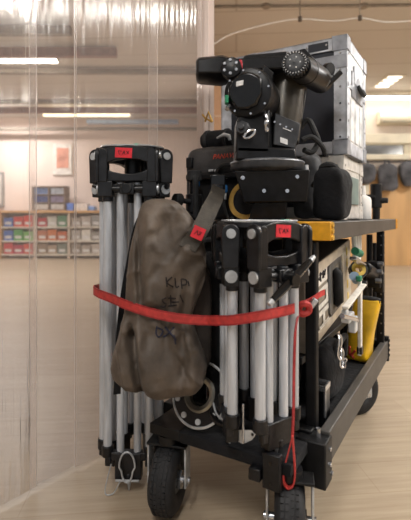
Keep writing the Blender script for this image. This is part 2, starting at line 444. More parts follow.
for r in range(3):
    for c in range(3):
        z = SH[2-r]; x0 = BX0+c*CW+.04
        for k, cc in enumerate(cols[r][c]):
            w = (CW-.09)/3; h = .20+.05*((k*7+c*3+r) % 3)/2
            v = (k*13+c*5+r*3) % 4
            b = MB(WORLD)
            b.bb((x0+k*w+.01, BY0+.06, z+.003), (x0+(k+1)*w-.01, BY0+.3, z+h))
            b.bb((x0+k*w+.04, BY0+.055, z+.05), (x0+(k+1)*w-.04, BY0+.06, z+.11), 1)
            o = b.build('storage_box', [mat('box_%d_%d_%d' % cc, cc, .6), LAB], bevel=.004)
            pos = ('leftmost', 'middle', 'rightmost')[k]
            tag(o, '%s storage box, %s in the %s bay of the %s bookcase shelf' % (cname(cc), pos, coln[c], rown[r]), 'storage box', 'boxes in the bookcase')
# drawer rack on top of bookcase
t = thing('pigeonhole_rack', 'small wooden rack holding blue and white binders on bookcase top', 'rack', Matrix.Translation((-3.4, 9.95, BZ)))
RX0, RX1 = P(33, 0, 9.9).x, P(66, 0, 9.9).x
f_ = MB(WORLD); z0, z1 = BZ, BZ+.55
RK = mat('dark_oak', (132,112,100), .6)
f_.bb((RX0, 9.82, z0), (RX0+.03, 10.15, z1)); f_.bb((RX1-.03, 9.82, z0), (RX1, 10.15, z1)); f_.bb((RX0, 9.82, z1-.03), (RX1, 10.15, z1)); f_.bb((RX0, 9.82, z0), (RX1, 10.15, z0+.03))
f_.bb((RX0, 10.13, z0), (RX1, 10.15, z1)); f_.bb(((RX0+RX1)/2-.012, 9.82, z0), ((RX0+RX1)/2+.012, 10.13, z1))
for k in (1, 2): f_.bb((RX0, 9.82, z0+k*.18-.01), (RX1, 10.13, z0+k*.18+.01))
f_.build('frame', RK, t)
for r in range(3):
    for c in range(2):
        xa = RX0+.04+c*(RX1-RX0)/2; xb = xa+(RX1-RX0)/2-.07
        cc = [((224,222,220), (222,222,222)), ((64,86,150), (150,140,170)), ((110,140,190), (190,200,214))][r][c]
        o = MB(WORLD).bb((xa, 9.86, z0+.031+r*.18-(.0 if r == 0 else .02)), (xb, 10.1, z0+.031+r*.18+.115)).build('binder', mat('binder_%d_%d_%d' % cc, cc, .6), bevel=.004)
        tag(o, '%s binder in the %s row of the rack, %s side' % (['white', 'dark blue' if c == 0 else 'lilac grey', 'light blue' if c == 0 else 'pale blue'][r], ['bottom', 'middle', 'top'][r], ['left', 'right'][c]), 'binder', 'binders in the rack')
tag(MB(WORLD).bb((P(67, 0, 9.9).x+.01, 9.84, BZ), (P(74, 0, 9.9).x, 10.1, BZ+.17)).build('plastic_tub', mat('tub_blue', (84,128,214), .5), bevel=.012), 'blue plastic tub beside the binder rack on the bookcase', 'tub')
tag(MB(WORLD).bb((P(75, 0, 9.9).x+.01, 9.84, BZ), (P(88, 0, 9.9).x, 10.1, BZ+.15)).build('cardboard_box', mat('box_white', (226,218,212), .6), bevel=.006), 'white box to the right of the blue tub on the bookcase', 'box')
tag(MB(WORLD).bb((P(89, 0, 9.9).x, 9.84, BZ), (P(95, 0, 9.9).x, 10.1, BZ+.10)).build('plastic_tub', mat('tub_pale_blue', (120,160,222), .5), bevel=.012), 'small pale blue tub at the right end of bookcase top', 'tub')
# picture
t = thing('framed_picture', 'white framed picture with an abstract red print above the bookcase', 'picture', Matrix.Translation(P(62.5, 174, 10.27)))
a, b2 = P(53, 175, 10.27), P(72, 144, 10.27)
MB(WORLD).bb((a.x, 10.26, a.z), (b2.x, 10.30, b2.z)).build('frame', mat('picture_frame_white', (238,228,220), .6), t, bevel=.006)
a, b2 = P(56.5, 168, 10.25), P(68.5, 148, 10.25)
MB(WORLD).bb((a.x, 10.252, a.z), (b2.x, 10.26, b2.z)).build('print', mat('red_print_paper', (226,150,128), .7, 0, .25, 4), t)
a, b2 = P(-8, 207, 10.27), P(4, 172, 10.27)
t = thing('framed_picture', 'grey framed picture at the left edge above the red panel', 'picture', Matrix.Translation((a.x, 10.27, a.z)))
MB(WORLD).bb((a.x, 10.26, a.z), (b2.x, 10.30, b2.z)).build('frame', mat('picture_frame_grey', (150,146,142), .6), t, bevel=.006)
MB(WORLD).bb((a.x+.06, 10.252, a.z+.06), (b2.x-.06, 10.26, b2.z-.06)).build('print', mat('print_white', (224,220,214), .7, 0, .1, 4), t)
RP = mat('dark_red_fabric', (168,58,66), .8, 0, .12, 6, .2, 30)
t = thing('folding_screen', 'dark red partition panel standing at the left edge of the photo', 'screen', Matrix.Translation((-4.85, 9.6, 0)))
MB(WORLD).bb((-5.5, 9.6, .05), (-4.62, 9.66, 1.05)).build('panel', RP, t, bevel=.01)
for x in (-5.3, -4.8):
    MB(WORLD).bb((x-.02, 9.45, 0), (x+.02, 9.8, .05)).build('foot', BLK, t)

# ================================================================== REAR WALL THINGS
# dark bags hanging from the ledge
DB = mat('dark_grey_bag', (78,78,82), .8, 0, .3, 6, .2, 10)
xs = [3.02, 3.42, 3.82, 4.22, 4.62]
MB_hook = None
labs = ['dark grey sandbag hanging from the white ledge, leftmost in the row', 'dark grey sandbag hanging second from the left under the white ledge',
        'dark grey sandbag hanging third from the left under the white ledge', 'dark grey sandbag hanging fourth from the left under the white ledge', 'dark grey sandbag hanging under the white ledge at the right edge of the photo']
for i, x in enumerate(xs):
    z1 = 2.0; h = (.40, .54, .46, .52, .44)[i]
    t = thing('hanging_sandbag', labs[i], 'sandbag', Matrix.Translation((x, 8.26, z1-h)), 'sandbags hanging on the rear wall')
    MB(WORLD).soft((x, 8.26, z1-h/2-.05), (.36, .14, h-.02), (.6, .7), 24, 16, .03, 5, seed=i).build('bag', DB, t)
    MB(WORLD).tube([(x-.05, 8.26, z1-.12), (x-.04, 8.3, z1-.01), (x+.04, 8.3, z1-.01), (x+.05, 8.26, z1-.12)], .018, 6).build('handle', DB, t)
t = thing('coat_rail', 'dark rail under the white ledge that the sandbags hang from', 'rail', Matrix.Translation((3.8, 8.3, 1.98)))
MB(WORLD).bb((2.95, 8.296, 1.965), (5.5, 8.304, 1.982)).build('bar', DB, t)
for x in (3.0, 4.2, 5.4): MB(WORLD).bb((x-.02, 8.3, 1.985), (x+.02, 8.345, 2.03)).build('bracket', DB, t)
# notice and board behind the jamb
a, b2 = P(206, 121, 5.0), P(213.5, 78, 5.0)
t = thing('notice_board', 'pale board with printed notices behind the head and curtain edge', 'notice board', Matrix.Translation((.12, 5.0, 0)))
MB(WORLD).bb((.05, 5.0, 1.9), (P(213, 0, 5.0).x, 5.03, 2.62)).build('board', mat('notice_paper', (232,224,216), .7, 0, .05, 8), t)
nb = MB(WORLD)
for k, z in enumerate((2.45, 2.38, 2.28, 2.2, 2.1, 2.05)): nb.bb((.058, 4.997, z), (.058+(.008 if k % 2 else .014), 5.0, z+.02))
nb.build('printed_marks', mat('printed_grey', (120,116,118), .7), t)
MB(WORLD).bb((.05, 5.03, 0), (.10, 5.07, 2.62)).build('support_post', OAK, t)
t = thing('storage_cupboard', 'light wood cupboard behind the geared head and flight case', 'cupboard', Matrix.Translation((.3, 6.0, 0)))
MB(WORLD).bb((.06, 6.0, 0), (.5, 6.4, 2.8)).build('carcass', mat('light_wood_cupboard', (214,178,146), .6, 0, .08, 3), t, bevel=.01)
for z in (1.2, 2.02, 2.3): MB(WORLD).bb((.06, 5.985, z), (.5, 6.0, z+.02)).build('shelf_edge', mat('pale_shelf_edge', (232,210,190), .6), t)

# ================================================================== PLASTIC CURTAIN
def node_plastic(name='clear_pvc', haze=.24):
    m = bpy.data.materials.new(name); m.use_nodes = True
    nt = m.node_tree; N = nt.nodes; L = nt.links
    for n in list(N): N.remove(n)
    out = N.new('ShaderNodeOutputMaterial')
    tr = N.new('ShaderNodeBsdfTransparent'); tr.inputs['Color'].default_value = (.95, .935, .925, 1)
    gl = N.new('ShaderNodeBsdfGlossy'); gl.inputs['Roughness'].default_value = .12; gl.inputs['Color'].default_value = (1, .98, .95, 1)
    df = N.new('ShaderNodeBsdfDiffuse'); df.inputs['Color'].default_value = (.86, .8, .77, 1)
    tl = N.new('ShaderNodeBsdfTranslucent'); tl.inputs['Color'].default_value = (.86, .8, .77, 1)
    tc = N.new('ShaderNodeTexCoord'); mp = N.new('ShaderNodeMapping'); mp.inputs['Scale'].default_value = (70, 70, 2.2)
    L.new(tc.outputs['Object'], mp.inputs['Vector'])
    nz = N.new('ShaderNodeTexNoise'); nz.inputs['Scale'].default_value = 1.0; nz.inputs['Detail'].default_value = 3
    L.new(mp.outputs['Vector'], nz.inputs['Vector'])
    bp = N.new('ShaderNodeBump'); bp.inputs['Strength'].default_value = .4; bp.inputs['Distance'].default_value = .006
    L.new(nz.outputs['Fac'], bp.inputs['Height']); L.new(bp.outputs['Normal'], gl.inputs['Normal'])
    fr = N.new('ShaderNodeFresnel'); fr.inputs['IOR'].default_value = 1.5; L.new(bp.outputs['Normal'], fr.inputs['Normal'])
    mul = N.new('ShaderNodeMath'); mul.operation = 'MULTIPLY_ADD'; mul.inputs[1].default_value = .6; mul.inputs[2].default_value = .0
    L.new(fr.outputs['Fac'], mul.inputs[0])
    hz = N.new('ShaderNodeMixShader'); hz.inputs['Fac'].default_value = .5; L.new(df.outputs[0], hz.inputs[1]); L.new(tl.outputs[0], hz.inputs[2])
    m1 = N.new('ShaderNodeMixShader'); m1.inputs['Fac'].default_value = haze
    L.new(tr.outputs[0], m1.inputs[1]); L.new(hz.outputs[0], m1.inputs[2])
    m2 = N.new('ShaderNodeMixShader'); L.new(mul.outputs[0], m2.inputs['Fac']); L.new(m1.outputs[0], m2.inputs[1]); L.new(gl.outputs[0], m2.inputs[2])
    L.new(m2.outputs[0], out.inputs['Surface'])
    return m
PVC = node_plastic(); PVCE = node_plastic('pvc_edge_highlight', .62)  # second copy is whiter: bright edge highlights put into the plastic
CA = Vector((-.67-.25*.643, 1.435-.25*.766, 0)); CB = Vector((-.0275, 2.2, 0)); CD = (CB-CA); CLEN = CD.length; CD.normalize(); CN = Vector((CD.y, -CD.x, 0))
def cur_s(px):       # distance along the curtain where a pixel column meets it
    k = (px-HX)/FPX
    # CA.x+s dx = k (CA.y + s dy)
    return (k*CA.y-CA.x)/(CD.x-k*CD.y)
edges = [(-22, 36, .010), (30, 78, -.006), (73, 157, .008), (150, 203, -.008)]
clabs = ['clear plastic curtain strip at the far left edge of the photo', 'narrow clear plastic curtain strip left of the tall tripod',
         'wide clear plastic curtain strip hanging directly behind the tall tripod', 'clear plastic curtain strip beside the white door post']
for i, (pa, pb, off) in enumerate(edges):
    s0, s1 = cur_s(pa), cur_s(pb); mb = MB(WORLD); nx = 130; nz_ = 30
    ztop = CEIL-.1; vs = []; fs = []
    for k in range(nz_+1):
        z = .012+(ztop-.012)*k/nz_
        for j in range(nx+1):
            u = j/nx; u = 0 if j == 0 else 1 if j == nx else (j-1)/(nx-2)*(1-.008/(s1-s0))+.004/(s1-s0); s = s0+(s1-s0)*u
            d = .0015*math.sin(s*30+i)+.0006*math.sin(s*83+2*i+.4*math.sin(z*1.3))+.004*noise.noise(Vector((s*4, z*.4, i*5)))+.0004*noise.noise(Vector((s*40, z*.6, i*5)))+(.0006 if i > 1 else .0002)*math.sin(s*190+1.5*noise.noise(Vector((s*9, z*.3, 2))))
            ed = min(u, 1-u)*(s1-s0)
            vs.append(CA+CD*s+CN*(off+d)+Vector((0, 0, z)))
    for k in range(nz_):
        for j in range(nx): fs.append((k*(nx+1)+j, k*(nx+1)+j+1, (k+1)*(nx+1)+j+1, (k+1)*(nx+1)+j))
    mb.add(vs, fs); mb.mi = [1 if q % nx in (0, nx-1) else 0 for q in range(len(fs))]
    o = mb.build('plastic_curtain_strip', [PVC, PVCE], smooth=180); tag(o, clabs[i], 'plastic curtain', 'clear plastic curtain strips')
t = thing('curtain_rail', 'steel rail at the ceiling carrying the clear plastic curtain strips', 'rail', Matrix.Translation((CA+CB)/2+Vector((0, 0, CEIL-.12))))
MB(WORLD).tube([CA+Vector((0, 0, CEIL-.09)), CB+Vector((0, 0, CEIL-.09))], .02, 8).build('bar', ZINC, t)

# ================================================================== CART
cart = thing('equipment_cart', 'black steel film equipment cart with yellow ended top rails and big rubber wheels', 'cart', cartM(-.3, .6, 0))
LEN = 1.135; WID = .57; RL = 1.44
def cp(name, mb, m, parent=cart, **k): return mb.build(name, m, parent, **k)
cp('lower_deck', MB().bb((-WID+.02, -.02, .25), (-.034, LEN-.03, .268)), BLKF, bevel=.004)
bm_ = MB().bb((-.032, .0, .205), (0, LEN, .302))
bm_.bb((-.045, .0, .205), (-.03, LEN, .215)); cp('side_beam', bm_, RAILG, bevel=.004)
cp('side_beam', MB().bb((-WID, .0, .205), (-WID+.032, LEN, .302)), RAILG, bevel=.004)
cp('end_beam', MB().bb((-WID, LEN-.035, .205), (0, LEN+.01, .302)), BLKFR, bevel=.004)
# corner block with bolts
blk = cp('corner_block', MB().bb((-.088, -.06, .155), (.004, .012, .29)), BLKFR, bevel=.005)
bo = MB()
for (x, y, z) in ((.004, -.02, .262), (.004, -.02, .215), (.004, .0, .18)): bo.cyl((x-.002, y, z), (x+.005, y, z), .007, n=10)
bo.cyl((-.03, -.02, .29), (-.03, -.02, .315), .008, n=10)
bo.build('bolt', STEEL, blk, split=True)
cp('corner_block', MB().bb((-WID-.004, -.06, .155), (-WID+.088, .012, .29)), BLKFR, bevel=.005)
be = MB()
for z in (.225, .25, .275, .3): be.cyl((.0, LEN+.005, z), (.008, LEN+.005, z), .008, n=8)
be.bb((-.04, LEN, .19), (.003, LEN+.02, .32)); cp('corner_bracket', be, BLKFR, bevel=.003)
# front nose tray
nt_ = MB().bb((-.41, -.2, .250), (-.05, .0, .285)); cp('front_tray', nt_, BLKF, bevel=.004)
fb = MB().bb((-WID+.05, -.02, .19), (-.05, .02, .30)); cp('front_beam', fb, BLKFR, bevel=.004)
br_ = MB().bb((-.125, -.222, .212), (-.073, -.201, .31)); br_.box((-.145, -.215, .245), (.035, .03, .035)); cp('bumper_bracket', br_, BLK, bevel=.004)
b2_ = MB()
for z in (.23, .285): b2_.cyl((-.10, -.224, z), (-.10, -.219, z), .005, n=8)
b2_.build('bolt', BLKG, [o for o in cart.children if o.name.startswith('bumper')][0], split=True)
# posts
def post(x, y, z0, z1, w=.05, holes=True):
    mb = MB().bb((x-w/2, y-w/2, z0), (x+w/2, y+w/2, z1))
    o = cp('post', mb, mat('matt_black_post', (14,14,16), .6, 0, .3, 20, spec=.25), bevel=.006)
    if holes:
        h = MB()
        for k in range(int((z1-z0)/.05)):
            z = z0+.04+k*.05
            h.cyl((x+.006, y-w/2-.001, z), (x+.006, y-w/2+.004, z), .004, n=8); h.cyl((x+w/2-.003, y, z), (x+w/2+.001, y, z), .004, n=8)
        h.build('bolt', ALUD, o, split=True)
    return o
post(-.064, .030, .21, .872, .035, False)
post(-WID+.064, .035, .21, .872, .054, False)
post(-.03, 1.09, .21, .872, .036)
post(-WID+.03, 1.09, .21, .872, .036)
# shelf levels
cp('middle_shelf', MB().bb((-WID+.04, .072, .462), (-.11, 1.06, .487)), BLKFR, bevel=.003)
cp('top_shelf', MB().bb((-WID+.02, .036, .905), (-.02, RL-.03, .9325)), BLKFR, bevel=.003)
# top rails
for xx in (-.034, -WID):
    o = cp('top_rail', MB().bb((xx, .036, .875), (xx+.034, RL, .932)), RAILG, bevel=.003)
    e = MB()
    for z in (.885, .904, .922):
        for dy in (RL+.004,):
            e.cyl((xx+.03, dy, z), (xx+.04, dy, z), .008, n=8)
    e.bb((xx-.001, RL-.02, .873), (xx+.036, RL+.012, .934))
    [tag(x_, 'yellow end fitting') for x_ in e.build('end_fitting', YEL, o, split=True)]
cp('front_bar', MB().bb((-WID, .0, .875), (-.30, .034, .933)), BLKFR, bevel=.003)
cp('dark_fill_panel', MB().bb((-WID+.095, .049, .302), (-.17, .053, .875)), BLKF)  # black sheet added to keep the gap behind the tripods dark
o = cp('front_bar', MB().bb((-.298, .0, .875), (.002, .034, .933)), YEL, bevel=.003); tag(o, 'yellow front bar')
e = MB()
for z in (.885, .905, .923): e.cyl((.0, .017, z), (.007, .017, z), .009, n=10)
e.build('bolt', mat('yellow_bolt', (214,170,70), .4, .3), o, split=True)
o = cp('back_bar', MB().bb((-WID, RL, .875), (0, RL+.03, .932)), YEL, bevel=.003); tag(o, 'yellow back bar')
# casters
TIRE = mat('tyre_rubber', (30,30,32), .7, 0, .25, 30, .05, 90)
def caster(x, y, ax, r=.107, w=.084, plate=.21):
    M = cartM(x, y, .0, ax)          # local x is the axle
    XZ = M @ Matrix.Translation((0, 0, r)) @ Matrix.Rotation(R(90), 4, 'Y')
    c = MB(M).bb((-w/2-.024, -.03, 2*r+.004), (w/2+.024, .03, 2*r+.012)).build('caster', BLKFR, cart, bevel=.002)
    for s in (-1, 1): MB(M).bb((s*(w/2+.02)-.003, -.024, r-.015), (s*(w/2+.02)+.003, .024, 2*r+.01)).build('fork_plate', ZINC, c, bevel=.001)
    tr = MB(XZ); prof = []; K = 18; rc = .036
    for k in range(K):
        a = 2*PI*k/K; q = math.copysign(abs(math.cos(a))**.7, math.cos(a)); q2 = math.copysign(abs(math.sin(a))**.8, math.sin(a))
        prof.append((r-rc+rc*q, w/2*q2))
    n = 56; tr.lathe(prof, None, n, closed=True)
    # tread grooves: ribs
    for zz in (-.02, -.007, .007, .02):
        for k in range(40):
            a = 2*PI*(k+(.5 if zz > 0 else 0))/40
            tr.box(((r-.0015)*math.cos(a), (r-.0015)*math.sin(a), zz), (.005, .013, .009), 0, Matrix.Rotation(a, 4, 'Z'))
    tr.build('tyre', TIRE, c)
    hb = MB(XZ); ri = r-.062
    hb.lathe([(.018, -.032), (.05, -.03), (ri+.006, -.024), (ri+.006, .024), (.05, .03), (.018, .032)], None, 32)
    hb.build('wheel_rim', mat('dark_rim', (92,92,90), .45, .4), c)
    ax_ = MB(XZ); ax_.cyl((0, 0, -w/2-.03), (0, 0, w/2+.03), .011, n=12); ax_.cyl((0, 0, .03), (0, 0, .046), .03, n=6); ax_.build('axle', STEEL, c)
    MB(M).cyl((0, 0, 2*r+.01), (0, 0, 2*r+.036), .035, n=20).build('swivel_bearing', BLK, c)
    return c
caster(-.474, -.165, R(16))
caster(-.072, -.150, R(20))
caster(-.10, .885, R(-34), plate=.19)
caster(-.5, .87, R(-10), plate=.19)
cp('caster_arm', MB().bb((-.525, -.2, .252), (-.41, -.0, .285)), BLKFR, bevel=.003)

# ================================================================== TRIPODS
def tripod(base, rz, H, label, name, low, inner_low, foot, lever=False, loop=False, r=.07, sticker_leg=0, spread=.075, bw=.088, cr_r=.125, tr=.0145, sdx=0):
    M = Matrix.Translation(base) @ Matrix.Rotation(rz, 4, 'Z')
    t = thing(name, label, 'tripod', M)
    cr = MB(M); tri = []
    for k in range(3):
        a = R(-90)+k*R(120)
        for da, rr in ((-52, 1), (-40, 1), (-25, .9), (0, .82), (25, .9), (40, 1), (52, 1)):
            tri.append((rr*cr_r*math.cos(a+R(da)), rr*cr_r*math.sin(a+R(da))))
    n = len(tri); zc0, zc1 = H-.022, H-.004
    inn = [(.055*math.cos(2*PI*i/n+R(-142)), .055*math.sin(2*PI*i/n+R(-142))) for i in range(n)]
    vs = [(x, y, zc0) for x, y in tri]+[(x, y, zc1) for x, y in tri]+[(x, y, zc0) for x, y in inn]+[(x, y, zc1) for x, y in inn]
    fs = []
    for i in range(n):
        j = (i+1) % n
        fs += [(i, j, n+j, n+i), (2*n+i, 3*n+i, 3*n+j, 2*n+j), (n+i, n+j, 3*n+j, 3*n+i), (i, 2*n+i, 2*n+j, j)]
    cr.add(vs, fs); c = cr.build('crown', CAST, t, bevel=.003)
    rim = MB(M); rim.tube([(x*.985, y*.985, zc1+.001) for x, y in tri], .0032, 6, closed=True); rim.build('crown_rim', ZINC, c)
    lv = MB(M); lv.cyl((.03, -.085, H-.006), (.03, -.085, H+.002), .012, n=16); lv.build('bubble_level', GRNB, c)
    for k in range(3):
        L = M @ Matrix.Rotation(k*R(120), 4, 'Z') @ Matrix.Translation((0, -r, 0))     # local: x tangential, -y outward
        cs = MB(L)
        top = [(-bw, H-.016), (-bw*.6, H-.007), (0, H-.003), (bw*.6, H-.007), (bw, H-.016)]
        bot = [(bw, H-.080), (bw*.82, H-.062), (bw*.5, H-.053), (0, H-.050), (-bw*.5, H-.053), (-bw*.82, H-.062), (-bw, H-.080)]
        cs.prism(top+bot, .028, Matrix.Translation((0, -.012, 0)))
        cs.prism([(-bw, H-.084), (-bw*.6, H-.094), (-bw*.25, H-.100), (bw*.25, H-.100), (bw*.6, H-.094), (bw, H-.084), (bw, H-.126), (-bw, H-.126)], .026, Matrix.Translation((0, -.006, 0)))
        for s in (-1, 1):
            ear = [(s*(bw+.004)+.016*math.cos(a), H-.030+.016*math.sin(a)) for a in [PI*q/8 for q in range(9)]]+[(s*(bw+.004)-.016, H-.130), (s*(bw+.004)+.016, H-.130)]
            cs.prism(ear, .038, Matrix.Translation((0, -.012, 0)))
            # rounded hinge ear on the end face
            ear = [(-.012+.026*math.cos(a), H-.036+.026*math.sin(a)) for a in [PI*q/10 for q in range(11)]]+[(-.034, H-.130), (.010, H-.130)]
            cs.prism(ear, .012, Matrix.Translation((s*(bw+.022), 0, 0)) @ Matrix.Rotation(R(90), 4, 'Z'))
            cs.box((s*(bw-.004), -.008, H-.152), (.050, .042, .054))
            cs.cyl((s*spread, 0, H-.195), (s*spread, 0, H-.165), tr+.004, n=16)
        cs.cyl((-bw, -.018, H-.152), (bw, -.018, H-.152), .011, n=12)
        cs.box((.0, -.018, H-.152), (.05, .035, .036))
        cs.box((.0, -.004, H-.150), (2*bw, .022, .030))
        cs.cyl((0, -.04, H-.152), (0, -.03, H-.152), .018, n=18)
        lg = cs.build('leg', CAST, t, bevel=.003)
        bl = MB(L)
        for s in (-1, 1):
            bl.cyl((s*(bw+.028), -.012, H-.036), (s*(bw+.034), -.012, H-.036), .013, n=16)
            bl.cyl((s*(bw+.021), -.010, H-.152), (s*(bw+.026), -.010, H-.152), .017, n=18)
        bl.build('bolt', ZINC, lg, split=True)
        if not lever:
            kn = MB(L); kn.cyl((-bw-.02, -.012, H-.142), (-bw-.030, -.012, H-.142), .006, n=8); kn.cyl((-bw-.030, -.012, H-.142), (-bw-.044, -.012, H-.142), .011, .004, n=8); kn.build('wing_screw', CAST, lg)
        for s in (-1, 1):
            MB(L).cyl((s*spread, 0, low), (s*spread, 0, H-.165), tr, n=20).build('tube', ALU, lg)
            MB(L).cyl((s*.030, .005, inner_low), (s*.030, .005, H-.13), tr-.0015, n=18).build('tube', ALU, lg)
        for s in (-1, 1):
            co = MB(L); co.cyl((s*spread, 0, low-.008), (s*spread, 0, low+.030), tr+.0055, n=18)
            co.box((s*(spread-.02), 0, low-.004), (.05, .026, .028)); co.box((s*(spread-.004), -.008, low-.020), (.02, .02, .03))
            co.build('collar', CAST, lg, bevel=.003)
        co = MB(L); co.box((0, .004, (inner_low+foot[0])/2+.005), (.092, .036, abs(inner_low-foot[0])+.03)); co.cyl((0, .004, foot[0]-.012), (0, .004, foot[0]+.01), .02, n=16)
        co.build('foot_block', CAST, lg, bevel=.003)
        sp = MB(L); sp.cyl((0, .004, foot[1]), (0, .004, foot[0]-.01), .002, .011, n=12); sp.build('spike', ZINC, lg)
        if k == sticker_leg:
            st = MB(L); st.box((sdx, -.0267, H-.030), (.058, .0012, .034), 0, Matrix.Rotation(R(3), 4, 'Y'))
            o = st.build('sticker', RED, t); tag(o, 'red handwritten sticker')
            hw = MB(L)
            for (x0, z0, x1, z1) in ((-.018, -.023, -.014, -.037), (-.018, -.023, -.006, -.025), (-.004, -.036, .002, -.023), (.002, -.023, .006, -.037), (-.002, -.031, .005, -.031), (.010, -.025, .018, -.033), (.018, -.024, .011, -.035)):
                hw.cyl((sdx+x0, -.0274, H+z0), (sdx+x1, -.0274, H+z1), .0011, n=6)
            hw.build('handwriting', INK, o)
            if lever:
                lv = MB(L); a_ = Vector((-.078, -.056, H-.208)); b_ = Vector((.072, -.056, H-.114))
                lv.tube([a_, a_.lerp(b_, .3), a_.lerp(b_, .7), b_], [.009, .012, .012, .008], 8); lv.cyl(a_.lerp(b_, .5)+Vector((0, -.016, 0)), a_.lerp(b_, .5)+Vector((0, .03, 0)), .017, n=16)
                o = lv.build('clamp_lever', BLKG, t)
                e = MB(L); e.cyl(b_, b_+Vector((.016, 0, .011)), .009, .006, n=10); e.cyl(a_, a_-Vector((.012, 0, .008)), .009, .007, n=10); e.build('lever_tip', ZINC, o, split=True)
            if loop:
                lp = MB(L); y = -.024; z0 = foot[0]+.03
                pts = []
                for q in range(25):
                    a = -PI*.5+2*PI*q/24
                    pts.append((.027*math.cos(a)*(1 if math.sin(a) > -.2 else .75), y-.004, z0+.012+.052*math.sin(a)))
                lp.tube(pts, .0032, 7); lp.tube([(-.04, y, z0-.036), (.04, y, z0-.036)], .004, 7); lp.build('wire_loop', ZINC, t)
                lp = MB(L)
                pts = [(-.055, y, z0+.02), (-.068, y-.004, z0-.03), (-.075, y-.006, z0-.07), (-.066, y-.006, z0-.082), (-.045, y-.004, z0-.075), (-.028, y, z0-.045), (-.02, y, z0-.036)]
                lp.tube(spline(pts, 5), .0022, 6); lp.build('wire_loop', ZINC, t)
    MB(M).cyl((0, 0, H-.16), (0, 0, H-.02), .03, n=18).build('centre_boss', BLK, t)
    return t
LT = Vector(((133-HX)/FPX*1.595, 1.595, 0))
tripod(LT, R(-2), 1.195, 'tall folded tripod with silver tubes standing at the cart front, left of the canvas bag', 'tall_tripod', .128, .115, (.055, .0), loop=True, r=.074, spread=.073, bw=.080, cr_r=.117, tr=.0148, sdx=-.012)
RT = Fr(256.5, 440, -.137); RT = CART @ Vector((RT.x, -.137, .287))
tripod(RT, R(37), .652, 'short folded baby tripod standing on the front tray right of the canvas bag', 'baby_tripod', .088, .078, (.035, .0), lever=True, r=.084, spread=.066, bw=.078, cr_r=.118, tr=.0148, sdx=-.004)

# ================================================================== CANVAS BAG
BY = 1.345
rows = [(199, 152, 168), (200.5, 147, 174), (203, 143.5, 179), (207, 141, 184), (214, 139, 190), (225, 136.5, 197), (238, 133, 203), (252, 130, 206), (266, 128.5, 206), (280, 127.5, 204.5), (292, 126.5, 200.5), (303, 125.5, 196), (313, 124.5, 192.5), (322, 122.5, 193), (332, 120, 196), (345, 117, 200), (358, 113.5, 204.5), (370, 111.5, 207), (380, 114.5, 205.5), (388, 124, 202), (393, 137, 197), (397, 150, 188), (399, 160, 178)]
bag = thing('canvas_bag', 'dark olive waxed canvas bag strapped between the two folded tripods', 'bag', Matrix.Translation(P(160, 398, BY)))
def rowat(py):
    for i in range(len(rows)-1):
        if rows[i][0] <= py <= rows[i+1][0]:
            t_ = (py-rows[i][0])/(rows[i+1][0]-rows[i][0])
            return rows[i][1]+(rows[i+1][1]-rows[i][1])*t_, rows[i][2]+(rows[i+1][2]-rows[i][2])*t_
    return rows[-1][1], rows[-1][2]
def band_y(px):                       # height in the photo and depth of the strap band where it presses on the bag
    pts = [(112, 298.5, 1.345), (120, 302.3, 1.306), (132, 307, 1.284), (145, 311, 1.270), (160, 315, 1.262), (175, 317.8, 1.258), (190, 319.6, 1.258), (205, 320.3, 1.257), (218, 320.4, 1.25)]
    if px <= pts[0][0]: return pts[0][1:]
    for a, b in zip(pts, pts[1:]):
        if px <= b[0]:
            t_ = (px-a[0])/(b[0]-a[0]); return a[1]+(b[1]-a[1])*t_, a[2]+(b[2]-a[2])*t_
    return pts[-1][1:]
bb_ = MB(WORLD); NV = 110; NU = 120; vs = []; fs = []
def smooth(e0, e1, x):
    t_ = max(0, min(1, (x-e0)/(e1-e0))); return t_*t_*(3-2*t_)
G = lambda x, w: math.exp(-(x/w)**2)
